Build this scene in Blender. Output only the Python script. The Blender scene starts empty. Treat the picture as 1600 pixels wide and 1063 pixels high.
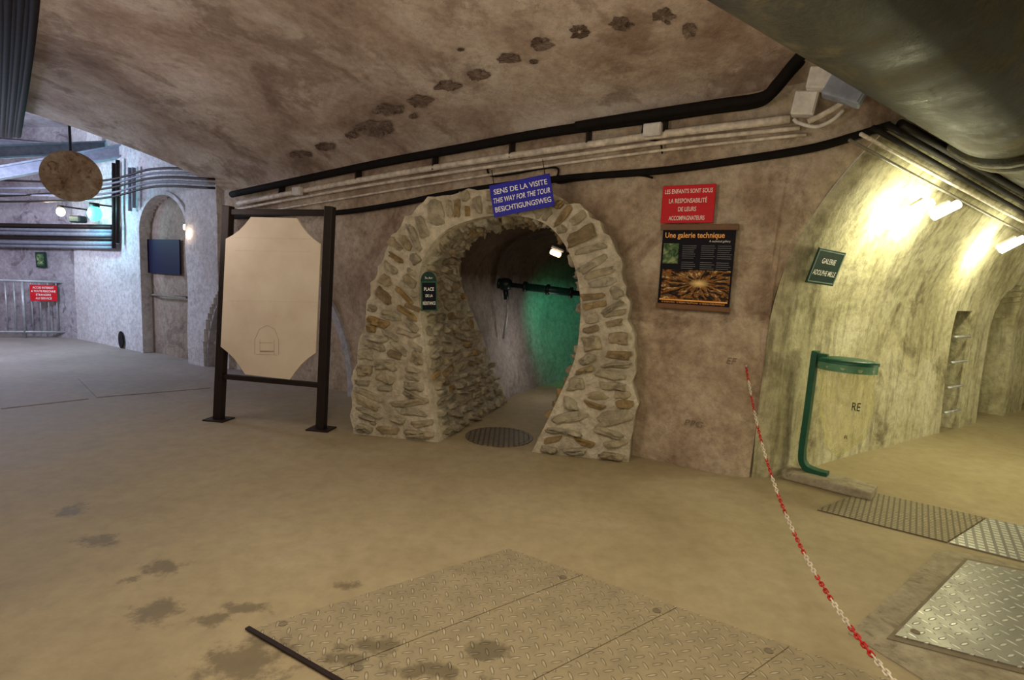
import bpy, bmesh, math, random
from mathutils import Vector, Matrix, noise
random.seed(11)
scene = bpy.context.scene
COL = scene.collection
V = Vector

# ------------------------------------------------------------------ survey
FPX = 850.0
PITCH = math.radians(6.35)
ROLL = math.radians(2.4)
CAMP = V((0, 0, 1.6))
_f = V((0, math.cos(PITCH), -math.sin(PITCH)))
_R = V((1, 0, 0))
_U = _R.cross(_f)
RC = _R * math.cos(ROLL) + _U * math.sin(ROLL)
UC = -_R * math.sin(ROLL) + _U * math.cos(ROLL)

def ray(px, py):
    return (_f + RC * ((px - 800) / FPX) + UC * ((531.5 - py) / FPX)).normalized()

def hit_plane(px, py, p0, n):
    d = ray(px, py)
    return CAMP + d * ((p0 - CAMP).dot(n) / d.dot(n))

def fl(px, py, z=0.0):
    return hit_plane(px, py, V((0, 0, z)), V((0, 0, 1)))

def at(px, py, D):
    d = ray(px, py)
    return CAMP + d * (D / d.y)

def flat(v):
    v = V((v.x, v.y, 0)); return v.normalized()

_wa, _wb = fl(1160, 748), fl(200, 546)
E = flat(_wb - _wa)
NW = V((E.y, -E.x, 0));
if NW.dot(CAMP - _wa) < 0: NW = -NW
_ta, _tb = fl(1184, 752), fl(1600, 641)
ET = flat(_tb - _ta)
NT = V((ET.y, -ET.x, 0))
if NT.dot(CAMP - _ta) < 0: NT = -NT
_den = ET.dot(NW)
C = _ta + ET * ((_wa - _ta).dot(NW) / _den); C.z = 0

def wp(s, z, off=0.0):
    return C + E * s + NW * off + V((0, 0, z))

def wpx(px, py, off=0.0):
    return hit_plane(px, py, C + NW * off, NW)

def s_of(p): return (p - C).dot(E)

RT, ZC = 2.7, 1.1
def zT(t):
    if t <= 0: return ZC + 6 * t
    if t >= 2 * RT: return ZC
    return ZC + math.sqrt(max(0, RT * RT - (RT - t) ** 2))
def tT(z):
    if z <= ZC: return 0.0
    return RT - math.sqrt(max(0, RT * RT - (z - ZC) ** 2))

_q0, _q1 = wpx(360, 292), wpx(1180, 132)
_sa, _za, _sb, _zb = s_of(_q0), _q0.z, s_of(_q1), _q1.z
def zbase(s):
    f = (s - _sb) / (_sa - _sb)
    return _zb + (_za - _zb) * max(-.15, min(1.15, f))

def Zc(p):
    d = (p - C).dot(NW); t = (p - C).dot(NT); s = s_of(p)
    zb = zbase(s)
    if d >= 0: zs = zb + (.90 - (zb - 2.93) * .7) * (1 - max(0, 1 - d / 4.0) ** 2.5)
    else: zs = zb + 3 * d
    zt = zT(t)
    k = .3
    h = max(k - abs(zs - zt), 0) / k
    return max(zs, zt) + h * h * k / 4

def hit_ceil(px, py, off=0.0):
    d = ray(px, py); q = CAMP.copy(); st = .02
    for i in range(900):
        q = CAMP + d * (st * i + .5)
        if q.z > Zc(q) - off: return q
    return q

def hit_T(px, py, off=0.0):
    d = ray(px, py); q = CAMP.copy()
    for i in range(2500):
        q = CAMP + d * (.5 + .008 * i)
        t = (q - C).dot(NT) - off
        if t <= tT(q.z): return q
    return q

def T_normal(q):
    z = q.z
    if z <= ZC: return NT.copy()
    t = tT(z)
    return (NT * (RT - t) + V((0, 0, ZC - z))).normalized()

# ------------------------------------------------------------------ helpers
def link(o): COL.objects.link(o); return o

def top(o, label, cat, group=None):
    o["label"] = label; o["category"] = cat
    if group: o["group"] = group
    return o

def structure(o, label=None):
    o["kind"] = "structure"
    o["label"] = label or o.name; 
    return o

def make(name, verts, faces, mats, smooth=False, recenter=True, fm=None):
    me = bpy.data.meshes.new(name)
    verts = [V(v) for v in verts]
    loc = V((0, 0, 0))
    if recenter and verts:
        xs = [v.x for v in verts]; ys = [v.y for v in verts]; zs = [v.z for v in verts]
        loc = V(((min(xs) + max(xs)) / 2, (min(ys) + max(ys)) / 2, min(zs)))
    me.from_pydata([v - loc for v in verts], [], faces)
    if not isinstance(mats, (list, tuple)): mats = [mats]
    for m in mats: me.materials.append(m)
    if fm:
        for i, p in enumerate(me.polygons): p.material_index = fm[i]
    for p in me.polygons: p.use_smooth = smooth
    me.validate(); me.update()
    o = bpy.data.objects.new(name, me); o.location = loc
    return link(o)

def empty(name, loc):
    o = bpy.data.objects.new(name, None); o.location = loc; o.empty_display_size = .1
    return link(o)

def adopt(ch, par):
    ch.location = ch.location - par.location
    ch.parent = par
    return ch

def frameM(c, r, u):
    r = r.normalized(); n = r.cross(u).normalized(); u = n.cross(r)
    return Matrix(((r.x, u.x, n.x, c.x), (r.y, u.y, n.y, c.y), (r.z, u.z, n.z, c.z), (0, 0, 0, 1)))

def px_frame(tl, tr, br, bl, fn, off=0.0):
    a, b, c, d = [fn(*p) for p in (tl, tr, br, bl)]
    r = ((b - a) + (c - d)) / 2; u = ((a - d) + (b - c)) / 2
    ctr = (a + b + c + d) / 4
    M = frameM(ctr, r, u)
    n = V((M[0][2], M[1][2], M[2][2]))
    M.translation = ctr + n * off
    return M, r.length, u.length

def box_mesh(name, sx, sy, sz, mat, bevel=0.0, c=(0, 0, 0), seg=2):
    bm = bmesh.new()
    bmesh.ops.create_cube(bm, size=1)
    for v in bm.verts: v.co = V((v.co.x * sx + c[0], v.co.y * sy + c[1], v.co.z * sz + c[2]))
    if bevel > 0:
        bmesh.ops.bevel(bm, geom=bm.edges[:], offset=bevel, segments=seg, affect='EDGES', profile=.5)
    me = bpy.data.meshes.new(name); bm.to_mesh(me); bm.free()
    me.materials.append(mat)
    return link(bpy.data.objects.new(name, me))

def local_box(name, par, sx, sy, sz, mat, c=(0, 0, 0), bevel=0.0):
    o = box_mesh(name, sx, sy, sz, mat, bevel)
    o.location = c
    o.parent = par
    return o

def panel(name, M, w, h, th, mat, bevel=0.003):
    o = box_mesh(name, w, h, th, mat, bevel, c=(0, 0, th / 2))
    o.matrix_world = M
    return o

def text(par, body, cx, cy, z, w, h, mat, shear=0.0, bold=0.0, name="lettering"):
    cu = bpy.data.curves.new("txt", 'FONT'); cu.body = body; cu.size = 1
    cu.shear = shear; cu.offset = bold; cu.resolution_u = 3
    cu.align_x = 'LEFT'
    ob = bpy.data.objects.new("txt", cu); COL.objects.link(ob)
    bpy.context.view_layer.update()
    dg = bpy.context.evaluated_depsgraph_get()
    me = bpy.data.meshes.new_from_object(ob.evaluated_get(dg))
    bpy.data.objects.remove(ob)
    xs = [v.co.x for v in me.vertices]; ys = [v.co.y for v in me.vertices]
    x0, x1, y0, y1 = min(xs), max(xs), min(ys), max(ys)
    for v in me.vertices:
        v.co.x = ((v.co.x - x0) / (x1 - x0) - .5) * w
        v.co.y = ((v.co.y - y0) / (y1 - y0) - .5) * h
        v.co.z = 0
    me.materials.clear(); me.materials.append(mat)
    o = bpy.data.objects.new(name, me); link(o)
    o.parent = par; o.location = (cx, cy, z)
    return o

def catmull(P, n):
    P = [V(p) for p in P]; m = len(P) - 1; out = []
    for k in range(n + 1):
        u = k / n * m; i = min(int(u), m - 1); f = u - i
        p1, p2 = P[i], P[i + 1]
        p0 = P[i - 1] if i > 0 else p1 * 2 - p2
        p3 = P[i + 2] if i + 2 <= m else p2 * 2 - p1
        out.append(.5 * ((2 * p1) + (p2 - p0) * f + (2 * p0 - 5 * p1 + 4 * p2 - p3) * f * f + (3 * p1 - p0 - 3 * p2 + p3) * f ** 3))
    return out

def tube(name, pts, r, mat, n=10, smooth_n=None, cap=True):
    if smooth_n: pts = catmull(pts, smooth_n)
    pts = [V(p) for p in pts]
    verts, faces = [], []
    prev = None
    for i, p in enumerate(pts):
        tg = (pts[min(i + 1, len(pts) - 1)] - pts[max(i - 1, 0)]).normalized()
        if prev is None:
            a = tg.cross(V((0, 0, 1)))
            if a.length < .05: a = tg.cross(V((1, 0, 0)))
            a.normalize()
        else:
            a = (prev - tg * prev.dot(tg)).normalized()
        prev = a; b = tg.cross(a)
        rr = r(i / (len(pts) - 1)) if callable(r) else r
        for k in range(n):
            th = 2 * math.pi * k / n
            verts.append(p + a * math.cos(th) * rr + b * math.sin(th) * rr)
    for i in range(len(pts) - 1):
        for k in range(n):
            faces.append((i * n + k, i * n + (k + 1) % n, (i + 1) * n + (k + 1) % n, (i + 1) * n + k))
    if cap:
        faces.append(tuple(range(n - 1, -1, -1)))
        faces.append(tuple((len(pts) - 1) * n + k for k in range(n)))
    return make(name, verts, faces, mat, smooth=True)

def grid(name, fn, nu, nv, mats, smooth=True, skip=None, flip=False):
    verts = [fn(i / nu, j / nv) for j in range(nv + 1) for i in range(nu + 1)]
    faces = []
    for j in range(nv):
        for i in range(nu):
            a = j * (nu + 1) + i
            q = (a, a + 1, a + nu + 2, a + nu + 1)
            if skip and skip(sum((verts[k] for k in q), V((0, 0, 0))) / 4): continue
            faces.append(q if not flip else q[::-1])
    return make(name, verts, faces, mats, smooth=smooth)

# ------------------------------------------------------------------ materials
class N:
    def __init__(s, name):
        s.m = bpy.data.materials.new(name); s.m.use_nodes = True
        s.t = s.m.node_tree; s.b = s.t.nodes["Principled BSDF"]
    def new(s, k, **kw):
        n = s.t.nodes.new(k)
        for a, b in kw.items(): setattr(n, a, b)
        return n
    def put(s, sock, v):
        if isinstance(v, bpy.types.NodeSocket): s.t.links.new(v, sock)
        else: sock.default_value = v
    def math(s, op, a, b=0.0, c=None, clamp=False):
        n = s.new("ShaderNodeMath", operation=op); n.use_clamp = clamp
        s.put(n.inputs[0], a); s.put(n.inputs[1], b)
        if c is not None: s.put(n.inputs[2], c)
        return n.outputs[0]
    def noise(s, vec, scale, detail=6, rough=.6, dist=0.0):
        n = s.new("ShaderNodeTexNoise"); s.put(n.inputs["Vector"], vec)
        n.inputs["Scale"].default_value = scale; n.inputs["Detail"].default_value = detail
        n.inputs["Roughness"].default_value = rough; n.inputs["Distortion"].default_value = dist
        return n.outputs["Fac"]
    def ramp(s, fac, stops, interp='LINEAR'):
        n = s.new("ShaderNodeValToRGB"); s.put(n.inputs[0], fac)
        cr = n.color_ramp; cr.interpolation = interp
        while len(cr.elements) < len(stops): cr.elements.new(.5)
        for e, (p, c) in zip(cr.elements, stops):
            e.position = p
            e.color = (c[0], c[1], c[2], 1) if not isinstance(c, (int, float)) else (c, c, c, 1)
        return n.outputs["Color"]
    def mix(s, fac, a, b, mode='MIX'):
        n = s.new("ShaderNodeMix", data_type='RGBA', blend_type=mode)
        s.put(n.inputs[0], fac)
        for sk, v in ((n.inputs[6], a), (n.inputs[7], b)):
            if isinstance(v, (tuple, list)): v = (v[0], v[1], v[2], 1)
            s.put(sk, v)
        return n.outputs[2]
    def pos(s): return s.new("ShaderNodeNewGeometry").outputs["Position"]
    def dot(s, vec, d):
        n = s.new("ShaderNodeVectorMath", operation='DOT_PRODUCT'); s.put(n.inputs[0], vec)
        n.inputs[1].default_value = d; return n.outputs["Value"]
    def maprange(s, v, a, b, c=0., d=1.):
        n = s.new("ShaderNodeMapRange"); s.put(n.inputs[0], v)
        for i, x in enumerate((a, b, c, d)): n.inputs[i + 1].default_value = x
        return n.outputs[0]
    def bump(s, h, strength=.3, dist=.02):
        n = s.new("ShaderNodeBump"); n.inputs["Strength"].default_value = strength
        n.inputs["Distance"].default_value = dist; s.put(n.inputs["Height"], h)
        s.t.links.new(n.outputs[0], s.b.inputs["Normal"])
    def base(s, c):
        if isinstance(c, (tuple, list)): c = (c[0], c[1], c[2], 1)
        s.put(s.b.inputs["Base Color"], c)
    def rough(s, r): s.put(s.b.inputs["Roughness"], r)
    def spec(s, x): s.b.inputs["Specular IOR Level"].default_value = x; return s

def plaster(name, cd, cm, cl, patch, plo=.56, phi=.62, scale=1.1, bump=.5, mask=None, streak=0.0, rough=.9, pamt=.75, cracks=0.0, fine=.62, pdist=1.2):
    n = N(name).spec(.2); p = n.pos()
    n1 = n.noise(p, scale, 9, .65, .4)
    col = n.ramp(n1, [(.32, cd), (.48, cm), (.66, cl)])
    n3 = n.noise(p, scale * 1.9, 9, .66, pdist)
    pf = n.maprange(n3, plo, phi)
    col = n.mix(n.math('MULTIPLY', pf, pamt), col, patch)
    if streak:
        mp = n.new("ShaderNodeMapping"); n.put(mp.inputs[0], p); mp.inputs["Scale"].default_value = (3.5, 3.5, .5)
        sn = n.noise(mp.outputs[0], 2.2, 6, .7)
        col = n.mix(n.math('MULTIPLY', n.maprange(sn, .5, .68), streak), col, patch)
    if mask:
        d, s0, s1, c2 = mask
        f = n.maprange(n.math('ADD', n.dot(p, d), n.math('MULTIPLY', n.noise(p, 4), .3)), s0, s1)
        c2c = n.ramp(n1, [(.3, c2[0]), (.48, c2[1]), (.68, c2[2])])
        c2c = n.mix(n.math('MULTIPLY', pf, .3), c2c, tuple(x * .55 for x in c2[0]))
        col = n.mix(f, col, c2c)
    if cracks:
        ed = n.math('ABSOLUTE', n.math('SUBTRACT', n.noise(p, scale * 2.6, 9, .7, .2), .5))
        col = n.mix(n.math('MULTIPLY', n.maprange(ed, .010, .0), cracks), col, patch)
    n2 = n.noise(p, 14, 6, .7)
    col = n.mix(1.0, col, n.ramp(n2, [(.3, fine), (.6, 1.0)]), 'MULTIPLY')
    n.base(col); n.rough(rough)
    n.bump(n.math('ADD', n.math('MULTIPLY', n2, .6), n.math('MULTIPLY', n3, .8)), bump, .05)
    return n.m

def paint(name, c, rough=.5, metal=0.0, var=.25, scale=12, bump=.1, spec=.35):
    n = N(name).spec(spec); p = n.pos()
    f = n.noise(p, scale, 6, .65)
    n.base(n.mix(n.maprange(f, .35, .7), tuple(x * (1 - var) for x in c), tuple(min(1, x * (1 + var * .5)) for x in c)))
    n.rough(rough); n.b.inputs["Metallic"].default_value = metal
    if bump: n.bump(f, bump, .01)
    return n.m

def emit(name, c, s):
    n = N(name); n.base(c)
    n.b.inputs["Emission Color"].default_value = (c[0], c[1], c[2], 1)
    n.b.inputs["Emission Strength"].default_value = s
    return n.m

s345 = s_of(wpx(348, 450))
m_wall = plaster("plaster_wall", (.26, .175, .12), (.47, .37, .27), (.64, .55, .43), (.16, .10, .065), .55, .65,
                 mask=(E, C.dot(E) + s345 - .1, C.dot(E) + s345 + .25, ((.56, .55, .58), (.68, .68, .72), (.76, .77, .80))), pamt=.6, cracks=.35, scale=1.0, pdist=.5)
m_T = plaster("gallery_plaster", (.26, .235, .14), (.48, .445, .29), (.64, .61, .46), (.11, .09, .05), .57, .67, scale=.9, streak=.65, bump=.4, cracks=.2, pdist=.5)
m_ceil = plaster("vault_plaster", (.23, .155, .115), (.45, .355, .285), (.67, .595, .52), (.19, .125, .085), .53, .60, scale=.8, bump=.5, pamt=.55, cracks=.35, fine=.76, pdist=.25)
m_left = plaster("service_room_plaster", (.24, .22, .25), (.38, .35, .39), (.48, .46, .50), (.16, .13, .15))
m_rim = plaster("pale_arch_rim", (.30, .30, .33), (.44, .44, .48), (.52, .52, .56), (.25, .22, .22), pamt=.3)
m_nich = plaster("recess_plaster", (.24, .19, .155), (.36, .295, .24), (.44, .37, .31), (.15, .12, .10), pamt=.5)
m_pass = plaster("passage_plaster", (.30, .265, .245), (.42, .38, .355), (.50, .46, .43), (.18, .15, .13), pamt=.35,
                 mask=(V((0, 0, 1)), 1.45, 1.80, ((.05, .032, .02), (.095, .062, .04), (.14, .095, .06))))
m_mortar = plaster("lime_mortar", (.47, .41, .31), (.66, .59, .46), (.76, .70, .56), (.40, .33, .24), scale=3, bump=1.0, pamt=.4)
m_patch = plaster("exposed_plaster_patch", (.10, .065, .045), (.21, .145, .11), (.34, .26, .21), (.06, .04, .028), scale=6, bump=1.0)

n = N("rubble_stone").spec(.25); p = n.pos()
ri = n.new("ShaderNodeNewGeometry").outputs["Random Per Island"]
c = n.ramp(ri, [(0, (.62, .54, .39)), (.3, (.76, .68, .50)), (.55, (.68, .56, .36)), (.72, (.80, .74, .58)), (.88, (.62, .42, .18)), (1, (.48, .38, .25))])
f1 = n.noise(p, 9, 8, .7, .5)
c = n.mix(1.0, c, n.ramp(f1, [(.3, .5), (.6, 1.1)]), 'MULTIPLY')
n.base(c); n.rough(.85); n.bump(n.noise(p, 14, 9, .78), 1.0, .07); m_stone = n.m

# floor
wet = [(245, 957, 34, 17), (385, 1035, 60, 34), (590, 1012, 40, 14), (760, 1015, 36, 14), (330, 967, 24, 9), (255, 887, 34, 11),
       (385, 950, 34, 8), (680, 1050, 60, 12), (150, 845, 28, 9), (115, 797, 24, 8), (545, 1030, 30, 10), (540, 1015, 20, 8), (205, 905, 16, 6), (540, 915, 18, 6)]
def add_wet(n, p, c, nn, col=(.085, .065, .036), amt=.6):
    dist = None
    sep = n.new("ShaderNodeSeparateXYZ"); n.put(sep.inputs[0], p)
    for (x, y, a, b) in wet:
        q = fl(x, y); ax = abs(fl(x + a, y).x - q.x); ay = abs(fl(x, y - b).y - q.y)
        dx = n.math('DIVIDE', n.math('SUBTRACT', sep.outputs[0], q.x), ax)
        dy = n.math('DIVIDE', n.math('SUBTRACT', sep.outputs[1], q.y), ay)
        d = n.math('SQRT', n.math('ADD', n.math('MULTIPLY', dx, dx), n.math('MULTIPLY', dy, dy)))
        dist = d if dist is None else n.math('MINIMUM', dist, d)
    wm = n.maprange(n.math('ADD', dist, n.math('MULTIPLY', n.math('SUBTRACT', nn, .5), 4.4)), 1.3, .6)
    return n.mix(n.math('MULTIPLY', wm, amt), c, col), wm
n = N("dusty_concrete_floor").spec(.3); p = n.pos()
n1 = n.noise(p, .8, 9, .62, .3); n2 = n.noise(p, 9, 8, .7); n3 = n.noise(p, 60, 3, .6)
c = n.ramp(n1, [(.3, (.30, .24, .14)), (.5, (.375, .31, .19)), (.7, (.42, .355, .23))])
gm = n.maprange(n.math('ADD', n.dot(p, E), n.math('MULTIPLY', n1, 1.5)), C.dot(E) + 4.5, C.dot(E) + 8.0)
c = n.mix(gm, c, n.ramp(n1, [(.3, (.26, .22, .20)), (.7, (.38, .33, .30))]))
c = n.mix(1.0, c, n.ramp(n2, [(.3, .82), (.6, 1.0)]), 'MULTIPLY')
nn = n.noise(p, 9, 6, .7)
c, wm = add_wet(n, p, c, nn)
n.base(c)
n.rough(n.math('SUBTRACT', n.maprange(n1, .3, .7, .62, .8), n.math('MULTIPLY', wm, .08)))
n.bump(n.math('ADD', n.math('MULTIPLY', n2, .5), n.math('MULTIPLY', n3, .3)), .25, .02)
m_floor = n.m

def tread(name, base, rough, metal, N_=26, dirt=(.30, .255, .17), dirtf=.7, hl=.3, hc=(.5, .5, .5), bs=.6, wetmarks=False):
    n = N(name).spec(.35); tc = n.new("ShaderNodeTexCoord").outputs["Object"]
    rot = n.new("ShaderNodeMapping"); n.put(rot.inputs[0], tc); rot.inputs["Rotation"].default_value = (0, 0, math.radians(45))
    sp = n.new("ShaderNodeSeparateXYZ"); n.put(sp.inputs[0], rot.outputs[0])
    u = n.math('MULTIPLY', sp.outputs[0], N_); v = n.math('MULTIPLY', sp.outputs[1], N_)
    par = n.math('MODULO', n.math('ABSOLUTE', n.math('ADD', n.math('FLOOR', u), n.math('FLOOR', v))), 2)
    fu = n.math('SUBTRACT', n.math('FRACT', u), .5); fv = n.math('SUBTRACT', n.math('FRACT', v), .5)
    A = n.math('ADD', n.math('MULTIPLY', n.math('MULTIPLY', fu, fu), 5), n.math('MULTIPLY', n.math('MULTIPLY', fv, fv), 60))
    B = n.math('ADD', n.math('MULTIPLY', n.math('MULTIPLY', fu, fu), 60), n.math('MULTIPLY', n.math('MULTIPLY', fv, fv), 5))
    mx = n.math('ADD', n.math('MULTIPLY', A, par), n.math('MULTIPLY', B, n.math('SUBTRACT', 1.0, par)))
    h = n.maprange(mx, 1.2, .5)
    p = n.pos(); nz = n.noise(p, 5, 7, .65)
    df = n.math('MULTIPLY', n.maprange(nz, .25, .55), dirtf)
    col = n.mix(df, base, dirt)
    hv = n.math('MULTIPLY', n.maprange(n.noise(p, 3, 6, .7), .35, .65, .35, 1.0), hl)
    col = n.mix(n.math('MULTIPLY', h, hv), col, hc)
    if wetmarks:
        n2 = n.noise(p, 9, 8, .7)
        col = n.mix(1.0, col, n.ramp(n2, [(.3, .78), (.6, 1.0)]), 'MULTIPLY')
        col, _ = add_wet(n, p, col, n.noise(p, 9, 6, .7))
    n.base(col); n.rough(n.math('ADD', rough, n.math('MULTIPLY', df, .35)))
    n.put(n.b.inputs["Metallic"], n.math('MULTIPLY', n.math('SUBTRACT', 1.0, df), metal))
    n.bump(h, bs, .008)
    return n.m
m_tread = tread("dusty_tread_plate", (.27, .225, .145), .6, .05, 18, dirt=(.335, .28, .175), dirtf=.85, hl=.65, hc=(.54, .48, .35), bs=1.0, wetmarks=True)
m_tread2 = tread("polished_tread_plate", (.30, .30, .28), .24, .6, 17, dirt=(.26, .245, .21), dirtf=.45, hl=.9, hc=(.88, .88, .83), bs=1.0)

def gridmat(name, base, cell, metal=.8, rough=.4):
    n = N(name); tc = n.new("ShaderNodeTexCoord").outputs["Object"]
    b = n.new("ShaderNodeTexBrick"); b.offset = 0; n.put(b.inputs["Vector"], tc)
    b.inputs["Scale"].default_value = 1; b.inputs["Brick Width"].default_value = cell; b.inputs["Row Height"].default_value = cell
    b.inputs["Mortar Size"].default_value = cell * .18
    b.inputs["Color1"].default_value = (*base, 1); b.inputs["Color2"].default_value = (*[x * .8 for x in base], 1)
    b.inputs["Mortar"].default_value = (*[x * .35 for x in base], 1)
    n.base(b.outputs["Color"]); n.rough(rough); n.b.inputs["Metallic"].default_value = metal
    n.bump(n.math('SUBTRACT', 1.0, b.outputs["Fac"]), .6, .004)
    return n.m
m_grate = gridmat("worn_grating", (.36, .305, .20), .035, .1, .65)
m_grate2 = gridmat("shiny_grating", (.80, .80, .75), .05, .4, .28)

m_black = paint("black_cable", (.012, .010, .009), .8, spec=.08)
m_bpipe = paint("black_vault_pipe", (.016, .013, .012), .75, spec=.04)
m_grey = paint("pale_conduit", (.70, .63, .53), .55, var=.4)
m_dgrey = paint("dull_conduit", (.20, .18, .14), .5, var=.4)
m_white = paint("white_box_paint", (.68, .66, .62), .5)
m_brown = paint("dark_brown_steel", (.022, .014, .013), .5, .1, spec=.25)
n = N("cream_panel"); p = n.pos()
n.base(n.ramp(n.noise(p, 3, 6, .6), [(.3, (.70, .60, .48)), (.7, (.82, .74, .61))])); n.rough(.6); m_cream = n.m
m_crline = paint("incised_line", (.66, .57, .45), .8)
m_crline2 = paint("incised_emblem", (.46, .38, .30), .8)
m_blue = paint("blue_enamel", (.016, .016, .36), .5, var=.08, spec=.2)
m_red = paint("red_enamel", (.60, .010, .018), .5, var=.08, spec=.2)
m_wt = paint("white_lettering", (.85, .85, .82), .5, var=.03, bump=0)
m_navy = paint("navy_poster", (.006, .006, .012), .6, var=.2, bump=0, spec=.12)
m_navy2 = paint("navy_panel", (.008, .011, .045), .6, var=.1, bump=0, spec=.12)
m_orange = paint("orange_print", (1.0, .45, .09), .5, bump=0, var=.05)
m_wood = paint("brown_batten", (.16, .07, .025), .5)
m_green = paint("green_enamel", (.006, .034, .026), .5, spec=.2)
m_gpost = paint("green_painted_steel", (.008, .09, .05), .45)
m_glid = paint("pale_green_plastic", (.10, .25, .14), .4)
m_conc = plaster("grey_concrete", (.27, .235, .16), (.36, .315, .225), (.42, .375, .275), (.22, .19, .13), scale=3, bump=.3)
m_steel = paint("galvanised_steel", (.46, .48, .50), .4, .4)
m_bsteel = paint("blue_grey_beam", (.26, .29, .36), .6, .1)
m_chr = paint("red_plastic", (.48, .012, .018), .4, bump=0)
m_chw = paint("white_plastic", (.66, .58, .47), .4, bump=0)
m_rust = plaster("rusty_disc", (.20, .12, .07), (.40, .29, .20), (.54, .46, .36), (.17, .09, .045), scale=4, bump=.2)
m_dark = paint("dark_void", (.01, .01, .01), .9)
m_mach = paint("dark_machinery", (.006, .016, .016), .4, .2)
m_teal = paint("teal_machinery", (.004, .05, .04), .4)
m_stud = paint("dusty_stud", (.20, .165, .11), .7)
m_scrawl = paint("faded_scrawl", (.17, .13, .10), .9)
m_lampg = emit("fluorescent_glow", (1, .97, .80), 14)
m_lampw = emit("warm_bulb_glow", (1, .66, .36), 3)
m_lampc = emit("cyan_bulb_glow", (.14, .90, .80), 1.5)
m_lampy = emit("yellow_bulb_glow", (1, .84, .50), 1.5)

n = N("black_water_main").spec(.22); p = n.pos()
f = n.noise(p, 1.8, 9, .74, .8)
n.base(n.ramp(f, [(.36, (.010, .008, .005)), (.48, (.028, .023, .011)), (.56, (.07, .056, .024)), (.64, (.12, .095, .045)), (.78, (.20, .16, .08))]))
n.rough(n.maprange(f, .35, .62, .48, .8)); n.bump(n.noise(p, 7, 9, .78), 1.0, .06); m_main = n.m

# ------------------------------------------------------------------ structure
def fn(u, v): return V((-16 + 30 * u, -4 + 22 * v, 0))
floor = grid("floor", fn, 4, 4, m_floor, smooth=False)
structure(floor, "dusty tan concrete floor with wet patches")

# --- portal geometry
FA, FB = fl(552, 678), fl(980, 722)
EF = flat(FB - FA); NF = V((EF.y, -EF.x, 0))
if NF.dot(CAMP - FA) < 0: NF = -NF
def fpx(px, py, off=0.0): return hit_plane(px, py, FA + NF * off, NF)
AX = flat(fl(790, 630) - fl(685, 691)); L1 = (fl(790, 630) - fl(685, 691)).length
OUT = [(552,678),(550,615),(560,545),(572,490),(586,435),(604,385),(635,340),(680,308),(760,295),(840,300),(895,320),(935,348),(962,395),(980,460),(990,540),(992,630),(982,722)]
INN = [(685,692),(676,640),(668,590),(662,530),(655,475),(655,430),(668,392),(700,358),(760,338),(815,338),(855,352),(882,382),(900,425),(907,485),(898,560),(866,635),(830,711)]
def prep(L):
    P = [fpx(*q) for q in L]; P[0].z = -.01; P[-1].z = -.01
    return P
PI_, PO = prep(INN), prep(OUT)
NS = 96
IC = catmull(PI_, NS); OC = catmull(PO, NS)
cenF = V((sum(q.x for q in IC) / len(IC), sum(q.y for q in IC) / len(IC), 1.0))
for i, q in enumerate(OC):
    if 1 < i < NS - 1:
        OC[i] = q + (q - cenF).normalized() * .06 * noise.noise(V((i * .55, 2.2, 0)))
        OC[i] = OC[i] - NF * (OC[i] - FA).dot(NF)

poly = [((q - FA).dot(EF), q.z) for q in IC]
def in_poly(x, z, g=0.0):
    cx = sum(a for a, b in poly) / len(poly); cz = .9
    x = cx + (x - cx) * (1 - g); z = cz + (z - cz) * (1 - g)
    ins = False; j = len(poly) - 1
    for i in range(len(poly)):
        xi, zi = poly[i]; xj, zj = poly[j]
        if (zi > z) != (zj > z) and x < (xj - xi) * (z - zi) / (zj - zi) + xi: ins = not ins
        j = i
    return ins
def proj_F(p):
    k = (p - FA).dot(NF) / AX.dot(NF)
    q = p - AX * k
    return (q - FA).dot(EF), q.z

# --- wall_back
FIL_R, FIL_D = .32, .09
BIS = (NW + NT).normalized()
def fillet(d):
    return -BIS * (FIL_D * (1 - d / FIL_R) ** 2) if 0 <= d < FIL_R else (-BIS * FIL_D if d < 0 else V((0, 0, 0)))
ENT = E.dot(NT)
nich_s0, nich_s1 = s_of(wpx(298, 480)), s_of(wpx(224, 480))
nich_top = wpx(262, 303).z; nich_r = (nich_s1 - nich_s0) / 2; nsc = (nich_s0 + nich_s1) / 2
rs_c = s_of(wpx(425, 560)); rs_a = abs(s_of(wpx(550, 600)) - rs_c); rs_h = 1.75
s_end = s_of(wpx(120, 500))
S0 = -1.35; S1 = s_end
sE = s_of(wpx(350, 300))
SL = []
x = S0
while x < S1: SL.append(x); x += .055
SL.append(S1)
for b_ in (nich_s0, nich_s1, s345, nich_s0 - .03, rs_c - rs_a, rs_c + rs_a, sE):
    SL += [b_ - .002, b_ + .002]
SL = sorted(SL)
NZ = 84
NICHE_D = .16
def niche_z(s):
    return nich_top - nich_r * .8 + .8 * math.sqrt(max(0, nich_r ** 2 - (s - nsc) ** 2))
def wall_pt(s, v, j):
    t = (E * s).dot(NT)
    zt = zbase(s) + .12 if s < sE else 4.3
    zb = 0 if s >= 0 else min(zT(max(t, 0)), zt - .01)
    z = zb + (zt - zb) * v
    off = .02 * (noise.noise(V((s * 1.3, z * 1.3, 0))))
    if abs(s - nsc) < nich_r and z < niche_z(s): off -= NICHE_D
    if abs(s - rs_c) < rs_a and z < rs_h * math.sqrt(1 - ((s - rs_c) / rs_a) ** 2): off -= .15
    if s345 < s < nich_s0 - .03: off += .07
    sed = tT(z) / ENT
    return wp(s, z, off) + fillet(s - sed)
verts = [wall_pt(s, j / NZ, j) for j in range(NZ + 1) for s in SL]
nS = len(SL); faces = []
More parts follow.
